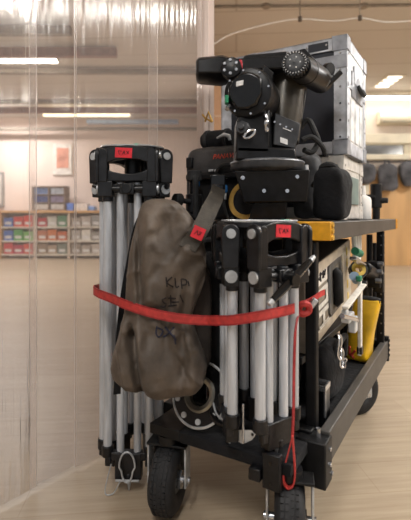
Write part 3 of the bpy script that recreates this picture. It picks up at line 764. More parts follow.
for i in range(NV+1):
    py = 199+(399-199)*i/NV
    xl, xr = rowat(py); cx = (xl+xr)/2; hw = (xr-xl)/2
    c = P(cx, py-max(0, py-290)*.045, BY); hwm = hw/FPX*BY
    end = min(1, (py-197)/16)*min(1, (401-py)/18)
    waist = G(py-314, 16)
    dep = (.052+.016*smooth(205, 270, py)+.012*smooth(330, 370, py)-.010*waist)*max(.10, end)**.5
    for j in range(NU):
        a = 2*PI*j/NU
        ca, sa = math.cos(a), math.sin(a)
        x = math.copysign(abs(ca)**.62, ca)*hwm; y = math.copysign(abs(sa)**.7, sa)*dep
        u = x/hwm; d = 0; pxx = cx+u*hw
        if sa < 0:       # folds of the front
            k = min(1, -sa*2.2)
            d += .020*G(pxx-(140+(py-205)*.03), 3.2)*smooth(212, 236, py)*(1-smooth(268, 300, py))     # valley at left
            d += -.012*G(pxx-(149+(py-205)*.05), 7)*smooth(205, 225, py)*(1-smooth(290, 310, py))       # ridge beside it
            d += .011*G(pxx-(163+(py-205)*.10), 4)*smooth(206, 216, py)*(1-smooth(228, 262, py))
            d += .012*G((pxx-176)*.8+(py-212)*.6, 6)*smooth(203, 210, py)*(1-smooth(228, 244, py))
            d += .012*G(pxx-(187-(py-236)*.85), 4.5)*smooth(230, 238, py)*(1-smooth(262, 292, py))       # diagonal below the strap join
            d += -.010*G(pxx-(192-(py-236)*.55), 8)*smooth(236, 250, py)*(1-smooth(282, 300, py))
            d += .007*math.sin(pxx*.45+py*.04)*G(py-298, 16)
            d += .010*math.sin(pxx*.38+1.0)*G(py-332, 14)
            f2 = 132+(py-318)*.16
            d += .034*G(pxx-f2, 3.0)*smooth(318, 338, py)                                                # deep crease between the two lower lobes
            d += -.016*G(pxx-(f2+14), 10)*smooth(322, 350, py)
            d += -.006*G(pxx-(f2-11), 7)*smooth(330, 350, py)
            d += .016*G(pxx-(176+(py-350)*.45), 4)*G(py-362, 13)
            d += .016*G(pxx-(189-(py-350)*.2), 3.5)*G(py-360, 9)
            d += -.012*G(pxx-(197-(py-345)*.05), 7)*smooth(335, 352, py)
            d += .010*G(pxx-(158+(py-372)*.9), 4)*G(py-378, 10)
            d *= k*1.35
        p = Vector((c.x+x, BY+y+d, c.z))
        q = p.copy()
        p += Vector((.2, .8, .3))*noise.noise(q*11)*.008*end+Vector((0, 1, 0))*noise.noise(q*28+Vector((3, 1, 7)))*.005*end
        rg = 1-abs(noise.noise(Vector((q.x*15, q.y*6, q.z*9))))*2
        p.y -= max(0, rg)**4*.013*end
        by_, bY = band_y(pxx)
        if sa < 0:
            w_ = G(py-by_, 9)
            lim = bY+.006
            if w_ > .01 and p.y < lim+.06*(1-w_)-.02*(1-w_): p.y += (lim-p.y)*w_ if p.y < lim else 0
            if abs(py-by_) < 6.5: p.y = max(p.y, lim)
        vs.append(p)
for i in range(NV):
    for j in range(NU): fs.append((i*NU+j, i*NU+(j+1) % NU, (i+1)*NU+(j+1) % NU, (i+1)*NU+j))
fs += [tuple(range(NU))[::-1], tuple(range(NV*NU, (NV+1)*NU))]
bb_.add(vs, fs)
bagbody = bb_.build('bag_body', CANV, bag, smooth=180)
# darker gusset of the bag showing at its right
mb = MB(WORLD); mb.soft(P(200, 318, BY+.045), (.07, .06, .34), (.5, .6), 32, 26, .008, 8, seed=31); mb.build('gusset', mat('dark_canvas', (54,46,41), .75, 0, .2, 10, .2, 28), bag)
bvh = BVHTree.FromPolygons([tuple(v) for v in vs], fs)
def onbag(px, py, lift=.0012):
    o_ = P(px, py, .9); far = P(px, py, 1.8)
    loc, n_, _, _ = bvh.ray_cast(Vector((o_)), (far-o_).normalized())
    if loc is None: loc = P(px, py, BY-.07)
    return loc+Vector((0, -lift, 0))
def stroke(mb, pts, r=.002):
    sp = spline([(x, y, 0) for x, y in pts], 4)
    mb.tube([onbag(q.x, q.y, .0003) for q in sp], r, 6)
ink = MB(WORLD)
for st_ in ([(166, 277), (167, 287)], [(172, 277), (167, 282.5), (173, 287)], [(175, 278), (176, 287), (179, 286)], [(181, 279), (182, 289)], [(181, 279), (186, 280), (186, 284.5), (181.5, 285)], [(188, 281), (189, 286)],
          [(166, 298), (162, 299.5), (163.5, 302.5), (166, 304), (164, 307), (160.5, 306)], [(168, 298), (176, 298.5)], [(170.5, 295), (171, 306)], [(168, 306), (177, 305)], [(172, 302), (179, 302)], [(180, 295), (183, 302)]): stroke(ink, st_)
ink.build('handwriting', INK, bag)
ink = MB(WORLD)
for st_ in ([(165, 327), (172, 335), (176, 340)], [(174, 327), (168, 334), (163, 337)], [(157, 326), (156, 333), (159, 337), (163, 331), (158, 328)], [(174, 335), (175.5, 344)]): stroke(ink, st_, .0026)
ink.build('handwriting', INKB, bag)
# strap of the bag, up to a buckle
sp = [onbag(187, 249, -.008), onbag(192, 241, .002), P(198, 233, BY-.066), P(204, 222, BY-.045), P(210, 209, BY+.0), P(216, 197, BY+.10), P(219, 187, BY+.22)]
pts = spline(sp, 6); wv_ = Vector((.046, .004, -.021))
MB(WORLD).ribbon(pts, wv_, .004).build('strap', CANVS, bag)
q0 = pts[12]; tdir = (pts[15]-pts[9]).normalized(); wdir = wv_.normalized(); nn = tdir.cross(wdir).normalized()
if nn.y > 0: nn = -nn
Ms = basis(wdir, nn.cross(wdir), nn, q0+nn*.0045)
st = MB(Ms); st.box((0, .0, 0), (.036, .036, .0012)); o = st.build('sticker', RED, bag); tag(o, 'red handwritten sticker')
hw = MB(Ms)
for (x0, y0, x1, y1) in ((-.01, -.008, -.004, .006), (-.004, .006, .001, -.006), (.003, .006, .008, -.004), (.009, .006, .003, -.006)): hw.cyl((x0, y0, .001), (x1, y1, .001), .001, n=6)
hw.build('handwriting', INK, o)
bk = MB(WORLD); bk.box(P(217, 193, BY+.22), (.05, .018, .06)); bk.box(P(218, 184, BY+.29), (.055, .016, .07)); bk.build('buckle', BLKG, bag, bevel=.004, split=True)
# loose black cord of the bag at its left
MB(WORLD).ribbon(spline([P(147, 206, BY+.03), P(137, 228, BY+.035), P(130, 262, BY+.03), P(123.5, 300, BY+.03), P(119, 345, BY+.05), P(117, 394, BY+.06)], 6), Vector((.022, .006, 0)), .004).build('side_strap', BLKF, bag)

# ================================================================== RED STRAP
st = thing('tie_down_strap', 'red webbing strap tied around both tripods and the canvas bag', 'strap', CART @ Matrix.Translation((-.3, -.2, .6)))
rp = [P(99, 288, 1.62), P(94.5, 289, 1.55), P(93.8, 290.5, 1.47), P(98, 293.2, 1.418), P(105, 296, 1.378)]
rp2 = []
for px in (114, 122, 130, 138, 146, 154, 162, 170, 178, 186, 194, 202, 208):
    py_, Y_ = band_y(px); rp2.append(P(px, py_, Y_+.001))
ty = RT.y
tail = [P(219, 320.5, ty-.080), P(231, 320.3, ty-.104), P(243, 318.8, ty-.122), P(253, 317.2, ty-.133), P(262, 315.6, ty-.124), P(278, 312.4, ty-.085), P(292, 309, ty-.052), P(299, 306.5, ty-.010)]
full = spline(rp+rp2+tail, 4)
MB(WORLD).ribbon(full, [Vector((.0, 0, .0285)) for _ in full], .0025, 0, 1).build('band', [STRAP, STRAPD], st)
# over post to the case: knot and short ends
k1 = [P(299, 306.5, ty-.010), P(305, 303, 1.31), P(312, 299.5, 1.32), P(319, 295, 1.335), P(324.5, 292, 1.36)]
MB(WORLD).ribbon(spline(k1, 5), Vector((0, .004, .016)), .004).build('end', STRAP, st)
kn = MB(WORLD); kn.tube(spline([P(298, 309, 1.30), P(302, 304, 1.28), P(308, 305, 1.285), P(309, 311, 1.29), P(303, 314, 1.285), P(298, 311, 1.29)], 5), .010, 8); kn.build('knot', STRAP, st)
MB(WORLD).box(P(313, 303, 1.31), (.016, .02, .03), 0, Matrix.Rotation(R(35), 4, 'Y')).build('buckle', ZINC, st, bevel=.003)
# hanging tail with a loop
tl = spline([P(299, 312, 1.275), P(295.5, 330, 1.222), P(294, 370, 1.212), P(293.5, 410, 1.203), P(292.5, 436, 1.2)], 8)
MB(WORLD).ribbon(tl, Vector((.007, .004, 0)), .003).build('hanging_tail', STRAPD, st)
lp = spline([P(292.5, 436, 1.192), P(289, 450, 1.192), P(284.5, 468, 1.192), P(284, 481, 1.192), P(288, 487.5, 1.192), P(293.5, 484, 1.192), P(295, 472, 1.192), P(294, 455, 1.192), P(292.5, 436, 1.192)], 8)
MB(WORLD).ribbon(lp, Vector((.004, .012, 0)), .004).build('tail_loop', STRAP, st)

# ================================================================== GEARED HEAD
HYD = 1.53
HB = Vector((P(272, 0, HYD).x, HYD, .9335))
HM = Matrix.Translation(HB)
head = thing('geared_camera_head', 'black geared camera head bolted on a black high hat on the cart top', 'camera head', HM)
def hp(px, py, dy=0): return P(px, py, HYD+dy)
def hpart(name, mb, m, parent=head, **k): return mb.build(name, m, parent, **k)
# high hat
mb = MB(WORLD)
z0, z1 = .9335, hp(0, 173).z
def frustum(mb, c0, s0, c1, s1, za, zb, rz=0, m=0):
    vs = []
    for (c, s, z) in ((c0, s0, za), (c1, s1, zb)):
        for (i, j) in ((-1, -1), (1, -1), (1, 1), (-1, 1)):
            v = Matrix.Rotation(rz, 3, 'Z') @ Vector((i*s[0]/2, j*s[1]/2, 0)); vs.append((c[0]+v.x, c[1]+v.y, z))
    mb.add(vs, [(3,2,1,0),(4,5,6,7),(0,1,5,4),(1,2,6,5),(2,3,7,6),(3,0,4,7)], m)
cx = hp(274, 0).x
frustum(mb, (cx+.005, HYD), (.205, .15), (cx-.006, HYD), (.245, .19), hp(0, 203).z, z1, R(-10))
frustum(mb, (cx-.02, HYD+.02), (.13, .11), (cx-.01, HYD), (.11, .10), .9335, hp(0, 202).z, R(-10))
hh = hpart('high_hat', mb, BLK, bevel=.004)
b = MB(WORLD)
for px, py in ((242, 178), (263, 191), (286, 191), (296, 177)):
    q = hp(px, py, -.10); b.cyl(q, q+Vector((.002, -.012, 0)), .0065, n=10)
b.build('bolt', STEEL, hh, split=True)
# levelling platform
mb = MB(WORLD); zc = hp(0, 173).z
mb.lathe([(.085, -.004), (.108, .0), (.122, .006), (.127, .012), (.127, .032), (.120, .038), (.08, .040)], Matrix.Translation((hp(267, 0).x, HYD, zc)), 48)
pl = hpart('base_plate', mb, HEADG)
MB(WORLD).lathe([(.1275, .029), (.1292, .031), (.1275, .035), (.122, .0385)], Matrix.Translation((hp(267, 0).x, HYD, zc)), 48).build('rim', ALUD, pl)
mb = MB(WORLD); mb.cyl(hp(306, 171, -.02), hp(306, 165, -.02), .009, n=12); mb.tube([hp(299, 170, -.01), hp(304, 172, -.03), hp(309, 172.5, -.04)], .005, 6); mb.build('clamp_handle', ZINC, pl)
# body pedestal
mb = MB(WORLD)
def quadprism(mb, pxs, d0, d1, m=0):
    n = len(pxs)
    vs = [hp(x, y, 0)+Vector((0, d0, 0)) for x, y in pxs]+[hp(x, y, 0)+Vector((0, d1, 0)) for x, y in pxs]
    mb.add(vs, [tuple(range(n)), tuple(range(n, 2*n))[::-1]]+[(i, n+i, n+(i+1) % n, (i+1) % n) for i in range(n)], m)
quadprism(mb, [(234, 163), (292, 163), (290, 152), (235, 150)], -.09, .08)
quadprism(mb, [(234, 156), (266, 157), (266, 112), (242, 114), (235, 126)], -.09, .03)
quadprism(mb, [(258, 157), (271, 157), (269, 100), (272, 78), (262, 70), (252, 90)], -.06, .10)
bd = hpart('body_casting', mb, BLK, bevel=.006)
# curved cradle
mb = MB(WORLD)
p0, p1 = hp(287, 80, .07), hp(280, 142, .04)
mb.cyl(p0, p1, .076, .066, n=40)
cd = hpart('tilt_cradle', mb, BRONZ, bevel=.003)
mb = MB(WORLD); quadprism(mb, [(300, 84), (308, 88), (304, 112), (296, 134), (293, 132), (299, 112)], .02, .12); mb.build('cradle_edge', BLK, cd, bevel=.003)
# front screw plate
mb = MB(WORLD); quadprism(mb, [(272, 118), (296, 128), (294, 141), (291, 152), (270, 148)], -.075, .05)
pt = hpart('screw_plate', mb, HEADG, bevel=.003)
b = MB(WORLD)
for px, py in ((274.5, 122), (280, 124.5), (286, 127), (292, 129.5)):
    q = hp(px, py, -.075); b.cyl(q, q+Vector((0, -.003, 0)), .0034, n=10)
b.build('screw', STEEL, pt, split=True)
mb = MB(WORLD); quadprism(mb, [(276.5, 141), (283.5, 143.5), (283.5, 148.5), (276.5, 146)], -.078, -.074); mb.build('label', LAB, pt)
mb = MB(WORLD); quadprism(mb, [(279, 132), (287, 135), (287, 135.8), (279, 132.8)], -.0775, -.074); mb.build('marking', LAB, pt)
# drum (axis towards viewer, turned a little left)
ax = Vector((-.34, -.94, -.04)).normalized()
def axM(loc, ax_, roll=Vector((0, 0, 1))):
    x = roll.cross(ax_).normalized(); y = ax_.cross(x).normalized(); return basis(x, y, ax_, loc)
DC = hp(250, 94.5, -.075)
DM = axM(DC, ax)
mb = MB(DM); mb.lathe([(.072, -.12), (.080, -.115), (.084, -.02), (.083, .02), (.078, .032), (.070, .036), (.0001, .036)], None, 48)
dr = hpart('tilt_drum', mb, BLK)
DX = Vector((1, 0, 0)); Zi = DM.inverted().to_3x3()
def dpt(x, z, h):             # point on the drum face, x right and z up as seen from the front
    ux = (Vector((1, 0, 0))-ax*ax.x).normalized(); uz = ux.cross(ax).normalized()
    if uz.z < 0: uz = -uz
    return DC+ux*x+uz*z+ax*h
def dprism(mb, poly, h0, h1):
    n = len(poly); mb.add([dpt(x, z, h0) for x, z in poly]+[dpt(x, z, h1) for x, z in poly], [tuple(range(n)), tuple(range(n, 2*n))[::-1]]+[(i, n+i, n+(i+1) % n, (i+1) % n) for i in range(n)])
cov = [(.060*math.cos(R(a)), .060*math.sin(R(a))) for a in range(35, 196, 10)]+[(-.056, -.022), (-.030, -.056), (.004, -.060), (.034, -.046), (.050, -.010)]
mb = MB(WORLD); dprism(mb, cov, .034, .056); mb.build('drum_cover', BLKG, dr, bevel=.008, seg=3)
mb = MB(WORLD); dprism(mb, [(-.032, .014), (-.008, .018), (-.007, .034), (-.031, .031)], .0555, .0585); mb.build('label', LAB, dr, bevel=.003)
b = MB(WORLD)
for k in range(8):
    a = R(10+k*45); b.cyl(dpt(.071*math.cos(a), .071*math.sin(a), .034), dpt(.071*math.cos(a), .071*math.sin(a), .040), .0036, n=8)
b.build('screw', STEEL, dr, split=True)
mb = MB(WORLD); mb.box(hp(226.5, 100, -.10), (.012, .03, .026)); mb.build('green_mark', mat('green_jewel', (40,130,92), .3), dr, bevel=.003)
mb = MB(WORLD); mb.cyl(hp(229, 106, -.10), hp(227, 109, -.115), .008, n=10); mb.build('small_knob', STEEL, dr)
# gear knob and chrome lever on the lower left
q = hp(243.5, 129, -.115); mb = MB(WORLD); mb.cyl(q, q+Vector((-.008, -.022, .002)), .024, .021, n=8); mb.cyl(q, q+Vector((-.012, -.032, .003)), .010, n=8); mb.build('hex_knob', HEADG, bd, bevel=.002)
mb = MB(WORLD); e1, e2 = hp(244.5, 137.5, -.135), hp(254.5, 130.5, -.135); ring = []
dxx = (e2-e1); L_ = dxx.length; dxx.normalize(); up = Vector((0, -1, 0)).cross(dxx).normalized()
for k in range(24):
    a = 2*PI*k/24; ring.append((e1+e2)/2+dxx*(L_/2*math.cos(a))+up*(.009*math.sin(a)))
mb.tube(ring, .0042, 8, closed=True); mb.build('chrome_lever', STEEL, bd)
mb = MB(WORLD); mb.tube(spline([hp(265, 114, -.10), hp(267, 119, -.115), hp(265.5, 125, -.12), hp(267, 131, -.11)], 5), [.006+.002*math.sin(k) for k in range(16)], 8); mb.build('chrome_catch', STEEL, bd)
# upper deck
mb = MB(WORLD)
quadprism(mb, [(220, 74), (240, 75), (286, 73), (306, 80), (310, 72), (284, 60), (224, 64)], -.05, .12)
quadprism(mb, [(240, 66), (286, 64), (286, 54), (244, 58)], -.03, .12)
dk = hpart('top_deck', mb, BLK, bevel=.005)
# left box handle
mb = MB(WORLD)
vs = []
for (px, d_, hh_, ww) in ((196, -.02, .028, .04), (199, -.02, .036, .055), (222, -.02, .042, .065), (228, -.02, .036, .06)):
    for (i, j) in ((-1, -.55), (-.6, -1), (.6, -1), (1, -.55), (1, .55), (.6, 1), (-.6, 1), (-1, .55)):
        c = hp(px, 71 + (222-px)*.01, d_); vs.append(c+Vector((0, j*ww, -i*hh_)))
fs = [tuple(range(8)), tuple(range(24, 32))[::-1]]
for k in range(3):
    for j in range(8): fs.append((k*8+j, k*8+(j+1) % 8, (k+1)*8+(j+1) % 8, (k+1)*8+j))
mb.add(vs, fs); hpart('side_handle', mb, BLK, bevel=.003)
# dial with red marks
DL = axM(hp(231, 68, -.095), Vector((-.2, -.97, .05)).normalized())
mb = MB(DL); mb.lathe([(.034, -.03), (.036, -.005), (.034, .008), (.026, .012), (.0001, .012)], None, 10); dl = hpart('selector_dial', mb, BLK)
b = MB(DL)
for k in range(6):
    a = R(30+60*k); b.cyl((.022*math.cos(a), .022*math.sin(a), .012), (.022*math.cos(a), .022*math.sin(a), .016), .005, n=8)
b.build('dial_stud', ALUD, dl, split=True)
b = MB(WORLD); b.box(hp(241, 66, -.085), (.010, .01, .022)); b.box(hp(240.5, 61.5, -.085), (.010, .01, .010)); b.build('red_index', mat('red_enamel', (190,40,52), .4), dl, bevel=.002, split=True)
# toothed dial right and barrel
ax2 = Vector((-.30, -.93, .12)).normalized(); TD = axM(hp(295, 64, -.10), ax2)
mb = MB(TD); mb.lathe([(.030, -.03), (.038, -.02), (.040, .0), (.038, .010), (.028, .014), (.016, .012), (.0001, .016)], None, 36)
for k in range(24):
    a = 2*PI*k/24; mb.box((.039*math.cos(a), .039*math.sin(a), -.004), (.008, .0055, .024), 0, Matrix.Rotation(a, 4, 'Z'))
td = hpart('toothed_dial', mb, BLK, bevel=.001)
b = MB(TD)
for k in range(24):
    a = 2*PI*(k+.5)/24; b.box((.0345*math.cos(a), .0345*math.sin(a), .0115), (.007, .002, .0012), 0, Matrix.Rotation(a, 4, 'Z'))
for k in range(5):
    a = 2*PI*k/5; b.box((.018*math.cos(a), .018*math.sin(a), .0132), (.004, .004, .0012))
b.build('graduation', LAB, td)
mb = MB(WORLD); p0 = hp(299, 67, -.08); p1 = hp(321, 81, .13)
mb.cyl(p0, p0.lerp(p1, .25), .040, .046, n=28); mb.cyl(p0.lerp(p1, .25), p1, .047, .046, n=28); mb.cyl(p1, p1+(p1-p0)*.14, .046, .034, n=28)
br2 = hpart('motor_barrel', mb, BLK, bevel=.003)
mb = MB(WORLD); quadprism(mb, [(284, 54), (305, 48), (318, 62), (316, 68), (305, 62)], .0, .06); mb.build('barrel_bracket', BLK, br2, bevel=.003)
mb = MB(WORLD); q0 = hp(309, 60, .02); q1 = hp(317, 72, .08); mb.cyl(q0, q1, .006, n=8); mb.build('barrel_trim', ALUD, br2)
# rear handle
mb = MB(WORLD); mb.cyl(hp(326, 70, .10), hp(331, 69, .08), .024, n=12); mb.tube(spline([hp(322, 88, .10), hp(328, 84, .09), hp(336, 77, .09), hp(341, 72, .09)], 4), .010, 10); mb.cyl(hp(318, 84, .11), hp(328, 84, .1), .022, .012, n=14)
hpart('rear_handle', mb, BLK, bevel=.002)
mb = MB(WORLD); mb.cyl(hp(325, 86, .08), hp(329, 80, .075), .008, n=10); mb.build('handle_bolt', ALUD, head)
# cables at right of pedestal
mb = MB(WORLD)
mb.tube(spline([hp(300, 128, .05), hp(308, 120, .04), hp(314, 130, .03), hp(318, 142, .03), hp(312, 152, .02), hp(304, 150, .0)], 6), .010, 8)
mb.tube(spline([hp(302, 140, .0), hp(312, 137, .0), hp(322, 146, .0), hp(325, 155, .02)], 6), .009, 8)
hpart('cable', mb, BLKR)

# ================================================================== THINGS ON THE CART TOP
TOPZ = .9335
# leatherette bag with red lettering
x0, x1, y0, y1, zt = -.70, -.30, .27, .48, 1.245
kb = thing('camera_bag', 'charcoal leatherette equipment bag with red lettering behind the geared head', 'bag', cartM((x0+x1)/2, (y0+y1)/2, TOPZ))
mb = MB().soft(((x0+x1)/2, (y0+y1)/2+.01, (TOPZ+1.13)/2+.0), (x1-x0-.02, y1-y0-.03, 1.13-TOPZ), (.25, .22), 48, 24, .004, 9); mb.build('bag_body', BLKF, kb)
mb = MB().soft(((x0+x1)/2, (y0+y1)/2, (zt+1.115)/2), (x1-x0, y1-y0, zt-1.115), (.3, .18), 56, 26, .006, 8, seed=2, fn=lambda p: Vector((p.x*(1-.06*max(0, p.z)/.065), p.y*(1-.08*max(0, p.z)/.065), p.z))); mb.build('lid', LEATH, kb)
mb = MB().bb((x0+.01, y0-.008, 1.105), (x1-.01, y0+.02, 1.128)); mb.build('trim_band', BLK, kb, bevel=.004)
mb = MB(); zc = Fr(0, 0, y0).z
ha = [Fr(217, 172, y0-.012), Fr(221, 166, y0-.025), Fr(228, 164.5, y0-.03), Fr(236, 166, y0-.025), Fr(241, 172, y0-.012)]
mb.tube(spline(ha, 6), .009, 8); mb.build('carry_handle', BLKR, kb)
mb = MB(); 
for px in (211, 217): 
    q = Fr(px, 170.5, y0-.012); mb.box(q, (.022, .008, .010))
mb.build('handle_clip', ZINC, kb, bevel=.002, split=True)
q = Fr(212.5, 159.2, y0-.004)
text('PANAVISION', .0285, CART @ Matrix.Translation((q.x, y0-.004, q.z)) @ Matrix.Rotation(R(90), 4, 'X'), 'lettering', REDT, kb, shear=.3, sx=1.0)
mb = MB(); q = Fr(190, 155, y0-.005); mb.box((q.x-.0, y0+.01, Fr(190, 163, y0).z), (.03, .05, .045)); mb.build('side_tab', BLK, kb, bevel=.003)
mb = MB().bb((x0-.004, y0+.02, TOPZ+.02), (x0+.015, y1-.02, 1.12)); mb.build('side_panel', HEADG, kb, bevel=.004)
# roll on top
r0 = Fr(203, 131, .36); r1 = Fr(234, 130, .36)
rb = thing('rolled_cover', 'black rolled up cover lying on top of the lettered bag', 'rolled cover', cartM((r0.x+r1.x)/2, .36, 1.245))
mb = MB(); zr = 1.243+.040; rr_ = .041
mb.lathe([(.0001, 0), (.030, .002), (rr_, .016), (rr_+.002, .06), (rr_, .118), (.030, .132), (.0001, .134)], Matrix.Translation((r0.x, .36, zr)) @ Matrix.Rotation(R(90), 4, 'Y') @ Matrix.Diagonal((1, 1, (r1.x-r0.x)/.134, 1)), 28)
mb.build('roll', BLKF, rb)
mb = MB(); q = Fr(231, 131, .31)
for xx in (r0.x+.03, r1.x-.03): mb.lathe([(rr_+.001, -.008), (rr_+.005, -.006), (rr_+.005, .006), (rr_+.001, .008)], Matrix.Translation((xx, .36, zr)) @ Matrix.Rotation(R(90), 4, 'Y'), 24)
mb.build('tie_band', BLKR, rb, split=True)
mb = MB(); mb.tube([Fr(217, 138, .30), Fr(224, 134.5, .295), Fr(229, 136, .30), Fr(230, 140, .305)], [.004, .008, .009, .006], 8); mb.build('clip', ZINC, rb)
# brass hook on roll
t = thing('brass_clip', 'small brass spring clip standing on the black rolled cover', 'clip', CART @ Matrix.Translation(Fr(208, 121, .36)))
mb = MB(); mb.tube([Fr(202.5, 114.5, .36), Fr(205, 118, .36), Fr(212, 122.0, .36)], .0045, 6); mb.tube([Fr(205, 121.8, .36), Fr(208.5, 112, .355), Fr(212.5, 121.8, .36)], .005, 6); mb.build('wire', BRASS, t)
# blue connectors on bag front
for (px, py, lab) in ((196, 186, 'blue cable plug hanging under the lid of the lettered bag, left one'), (223.5, 192, 'dim blue cable plug behind the olive strap buckle')):
    q = Fr(px, py, y0-.028)
    t = thing('cable_plug', lab, 'plug', CART @ Matrix.Translation(q), 'blue plugs in front of the lettered bag')
    mb = MB(); mb.box(q+Vector((0, 0, .012)), (.030, .022, .034)); mb.build('housing', BLUE, t, bevel=.006)
    mb = MB(); mb.cyl(q+Vector((0, 0, -.03)), q+Vector((.0, 0, -.003)), .011, .013, n=12); mb.build('collar', ZINC, t)
    mb = MB(); mb.tube(spline([q+Vector((0, 0, -.03)), q+Vector((.004, 0, -.06)), q+Vector((.02, .0, TOPZ-q.z+.008)), q+Vector((.05, -.02, TOPZ-q.z+.008))], 5), .007, 8); mb.build('cable', BLKR, t)
# brass ring
q = Fr(247, 193, .19)
t = thing('brass_ring', 'old brass ring disc standing behind the left edge of the high hat', 'ring', cartM(q.x, .19, TOPZ))
mb = MB(); rr0 = .075
Mr = Matrix.Translation((q.x, .19, TOPZ+rr0+.002)) @ Matrix.Rotation(R(80), 4, 'X')
mb.lathe([(rr0-.018, -.004), (rr0, -.006), (rr0, .006), (rr0-.018, .004)], Mr, 40, closed=True); mb.build('ring', BRASS, t)
mb = MB(); mb.lathe([(.0001, -.002), (rr0-.017, -.002), (rr0-.017, .002), (.0001, .002)], Mr, 40); mb.build('disc', BLK, t)
# black padded pouch right
t = thing('padded_pouch', 'black fleecy padded pouch on the cart top just behind the yellow corner', 'pouch', cartM(-.085, .30, TOPZ))
mb = MB().soft((-.058, .245, TOPZ+.094), (.118, .12, .185), (.45, .45), 48, 30, .010, 10, seed=4); mb.build('pouch_body', BLKF, t)
mb = MB(); mb.tube(spline([(-.095, .225, TOPZ+.165), (-.08, .21, TOPZ+.192), (-.045, .21, TOPZ+.192), (-.025, .225, TOPZ+.165)], 6), .010, 8); mb.build('carry_loop', BLKR, t)
# grey soft cover behind the head
t = thing('soft_cover', 'crumpled grey soft cover heaped between geared head and flight case', 'cover', cartM(-.19, .39, TOPZ))
mb = MB().soft((-.195, .418, TOPZ+.138), (.14, .11, .25), (.55, .6), 48, 34, .020, 9, seed=41, fn=lambda p: Vector((p.x*(1-.35*max(0, p.z)/.13), p.y*(1-.25*max(0, p.z)/.13), p.z))); mb.build('cloth', mat('grey_soft_cloth', (78,79,82), .7, 0, .25, 9, .25, 30, sheen=.1), t)
mb = MB(); mb.tube(spline([(-.15, .31, TOPZ+.13), (-.12, .29, TOPZ+.15), (-.10, .29, TOPZ+.10)], 5), .008, 8); mb.build('buckle_strap', BLKR, t)
# ---- flight cases
def flight_case(name, label, x0, x1, y0, y1, z0, z1, edge, corner, front, side, ew=.04, ball=True):
    t = thing(name, label, 'flight case', cartM((x0+x1)/2, (y0+y1)/2, z0))
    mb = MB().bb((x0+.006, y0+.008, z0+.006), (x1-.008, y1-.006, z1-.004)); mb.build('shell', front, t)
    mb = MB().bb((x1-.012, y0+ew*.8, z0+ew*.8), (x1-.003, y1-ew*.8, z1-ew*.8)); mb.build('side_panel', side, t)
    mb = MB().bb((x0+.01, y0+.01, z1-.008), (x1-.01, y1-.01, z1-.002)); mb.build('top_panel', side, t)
    eg = MB(); d = .006
    for z in (z0, z1):
        s = 1 if z == z0 else -1
        for y in (y0, y1):
            sy = 1 if y == y0 else -1
            eg.bb((x0, y, z), (x1, y+sy*d, z+s*ew)); eg.bb((x0, y, z), (x1, y+sy*ew, z+s*d))
        for x in (x0, x1):
            sx = 1 if x == x0 else -1
            eg.bb((x, y0, z), (x+sx*d, y1, z+s*ew)); eg.bb((x, y0, z), (x+sx*ew, y1, z+s*d))
    for x in (x0, x1):
        sx = 1 if x == x0 else -1
        for y in (y0, y1):
            sy = 1 if y == y0 else -1
            eg.bb((x, y, z0), (x+sx*d, y+sy*ew, z1)); eg.bb((x, y, z0), (x+sx*ew, y+sy*d, z1))
    eg.build('edging', edge, t)
    for x in (x0, x1):
        for y in (y0, y1):
            for z in (z0, z1):
                c = MB(); sx = 1 if x == x0 else -1; sy = 1 if y == y0 else -1; sz = 1 if z == z0 else -1; w = .062; o_ = .003
                X, Y, Z = x-sx*o_, y-sy*o_, z-sz*o_
                c.bb((X, Y, Z), (X+sx*w, Y+sy*w, Z+sz*.008)); c.bb((X, Y, Z), (X+sx*w, Y+sy*.008, Z+sz*w)); c.bb((X, Y, Z), (X+sx*.008, Y+sy*w, Z+sz*w))
                c.build('corner_cap', corner, t, bevel=.004)
    rv = MB()
    n = 6
    for k in range(n):
        u = (k+1.0)/(n+1)
        rv.cyl((x0+(x1-x0)*u, y0-.003, z1-ew*.5), (x0+(x1-x0)*u, y0+.001, z1-ew*.5), .005, n=8)
        rv.cyl((x1-ew*.5, y0-.003, z0+(z1-z0)*u), (x1-ew*.5, y0+.001, z0+(z1-z0)*u), .005, n=8)
        rv.cyl((x1-.001, y0+ew*.5, z0+(z1-z0)*u), (x1+.003, y0+ew*.5, z0+(z1-z0)*u), .005, n=8)
        rv.cyl((x1-.001, y1-ew*.5, z0+(z1-z0)*u), (x1+.003, y1-ew*.5, z0+(z1-z0)*u), .005, n=8)
    rv.build('rivet', STEEL, t, split=True)
    return t
FX0, FX1, FY0, FY1, FZ0, FZ1 = -.645, -.065, .5, .885, 1.205, 1.685
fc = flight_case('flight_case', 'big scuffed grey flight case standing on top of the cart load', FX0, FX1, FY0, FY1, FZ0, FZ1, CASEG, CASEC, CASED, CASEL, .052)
# lid band, brackets on the front, side hardware
mb = MB().bb((FX0+.14, FY0-.004, FZ1-.062), (FX0+.18, FY0+.004, FZ1+.002)); mb.build('hinge_plate', CASEC, fc, bevel=.002)
mb = MB().bb((FX1-.16, FY0-.0015, FZ1-.045), (FX1-.075, FY0+.002, FZ1-.012)); mb.build('blue_tape', CASED, fc)
mb = MB().bb((FX1-.13, FY0-.004, FZ1-.13), (FX1+.002, FY0+.004, FZ1-.075)); mb.build('lid_bracket', CASEC, fc, bevel=.002)
mb = MB()
for y in (FY0+.10, FY0+.19, FY0+.28): mb.bb((FX1-.004, y-.032, FZ0+.06), (FX1+.001, y+.032, FZ0+.235))
mb.build('side_slat', CASEL, fc, bevel=.003, split=True)
mb = MB().bb((FX1-.006, FY0+.015, FZ1-.205), (FX1+.003, FY1-.02, FZ1-.185)); mb.bb((FX1-.006, FY0+.09, FZ0+.25), (FX1+.003, FY1-.08, FZ0+.36)); mb.build('handle_plate', CASEC, fc, bevel=.002)
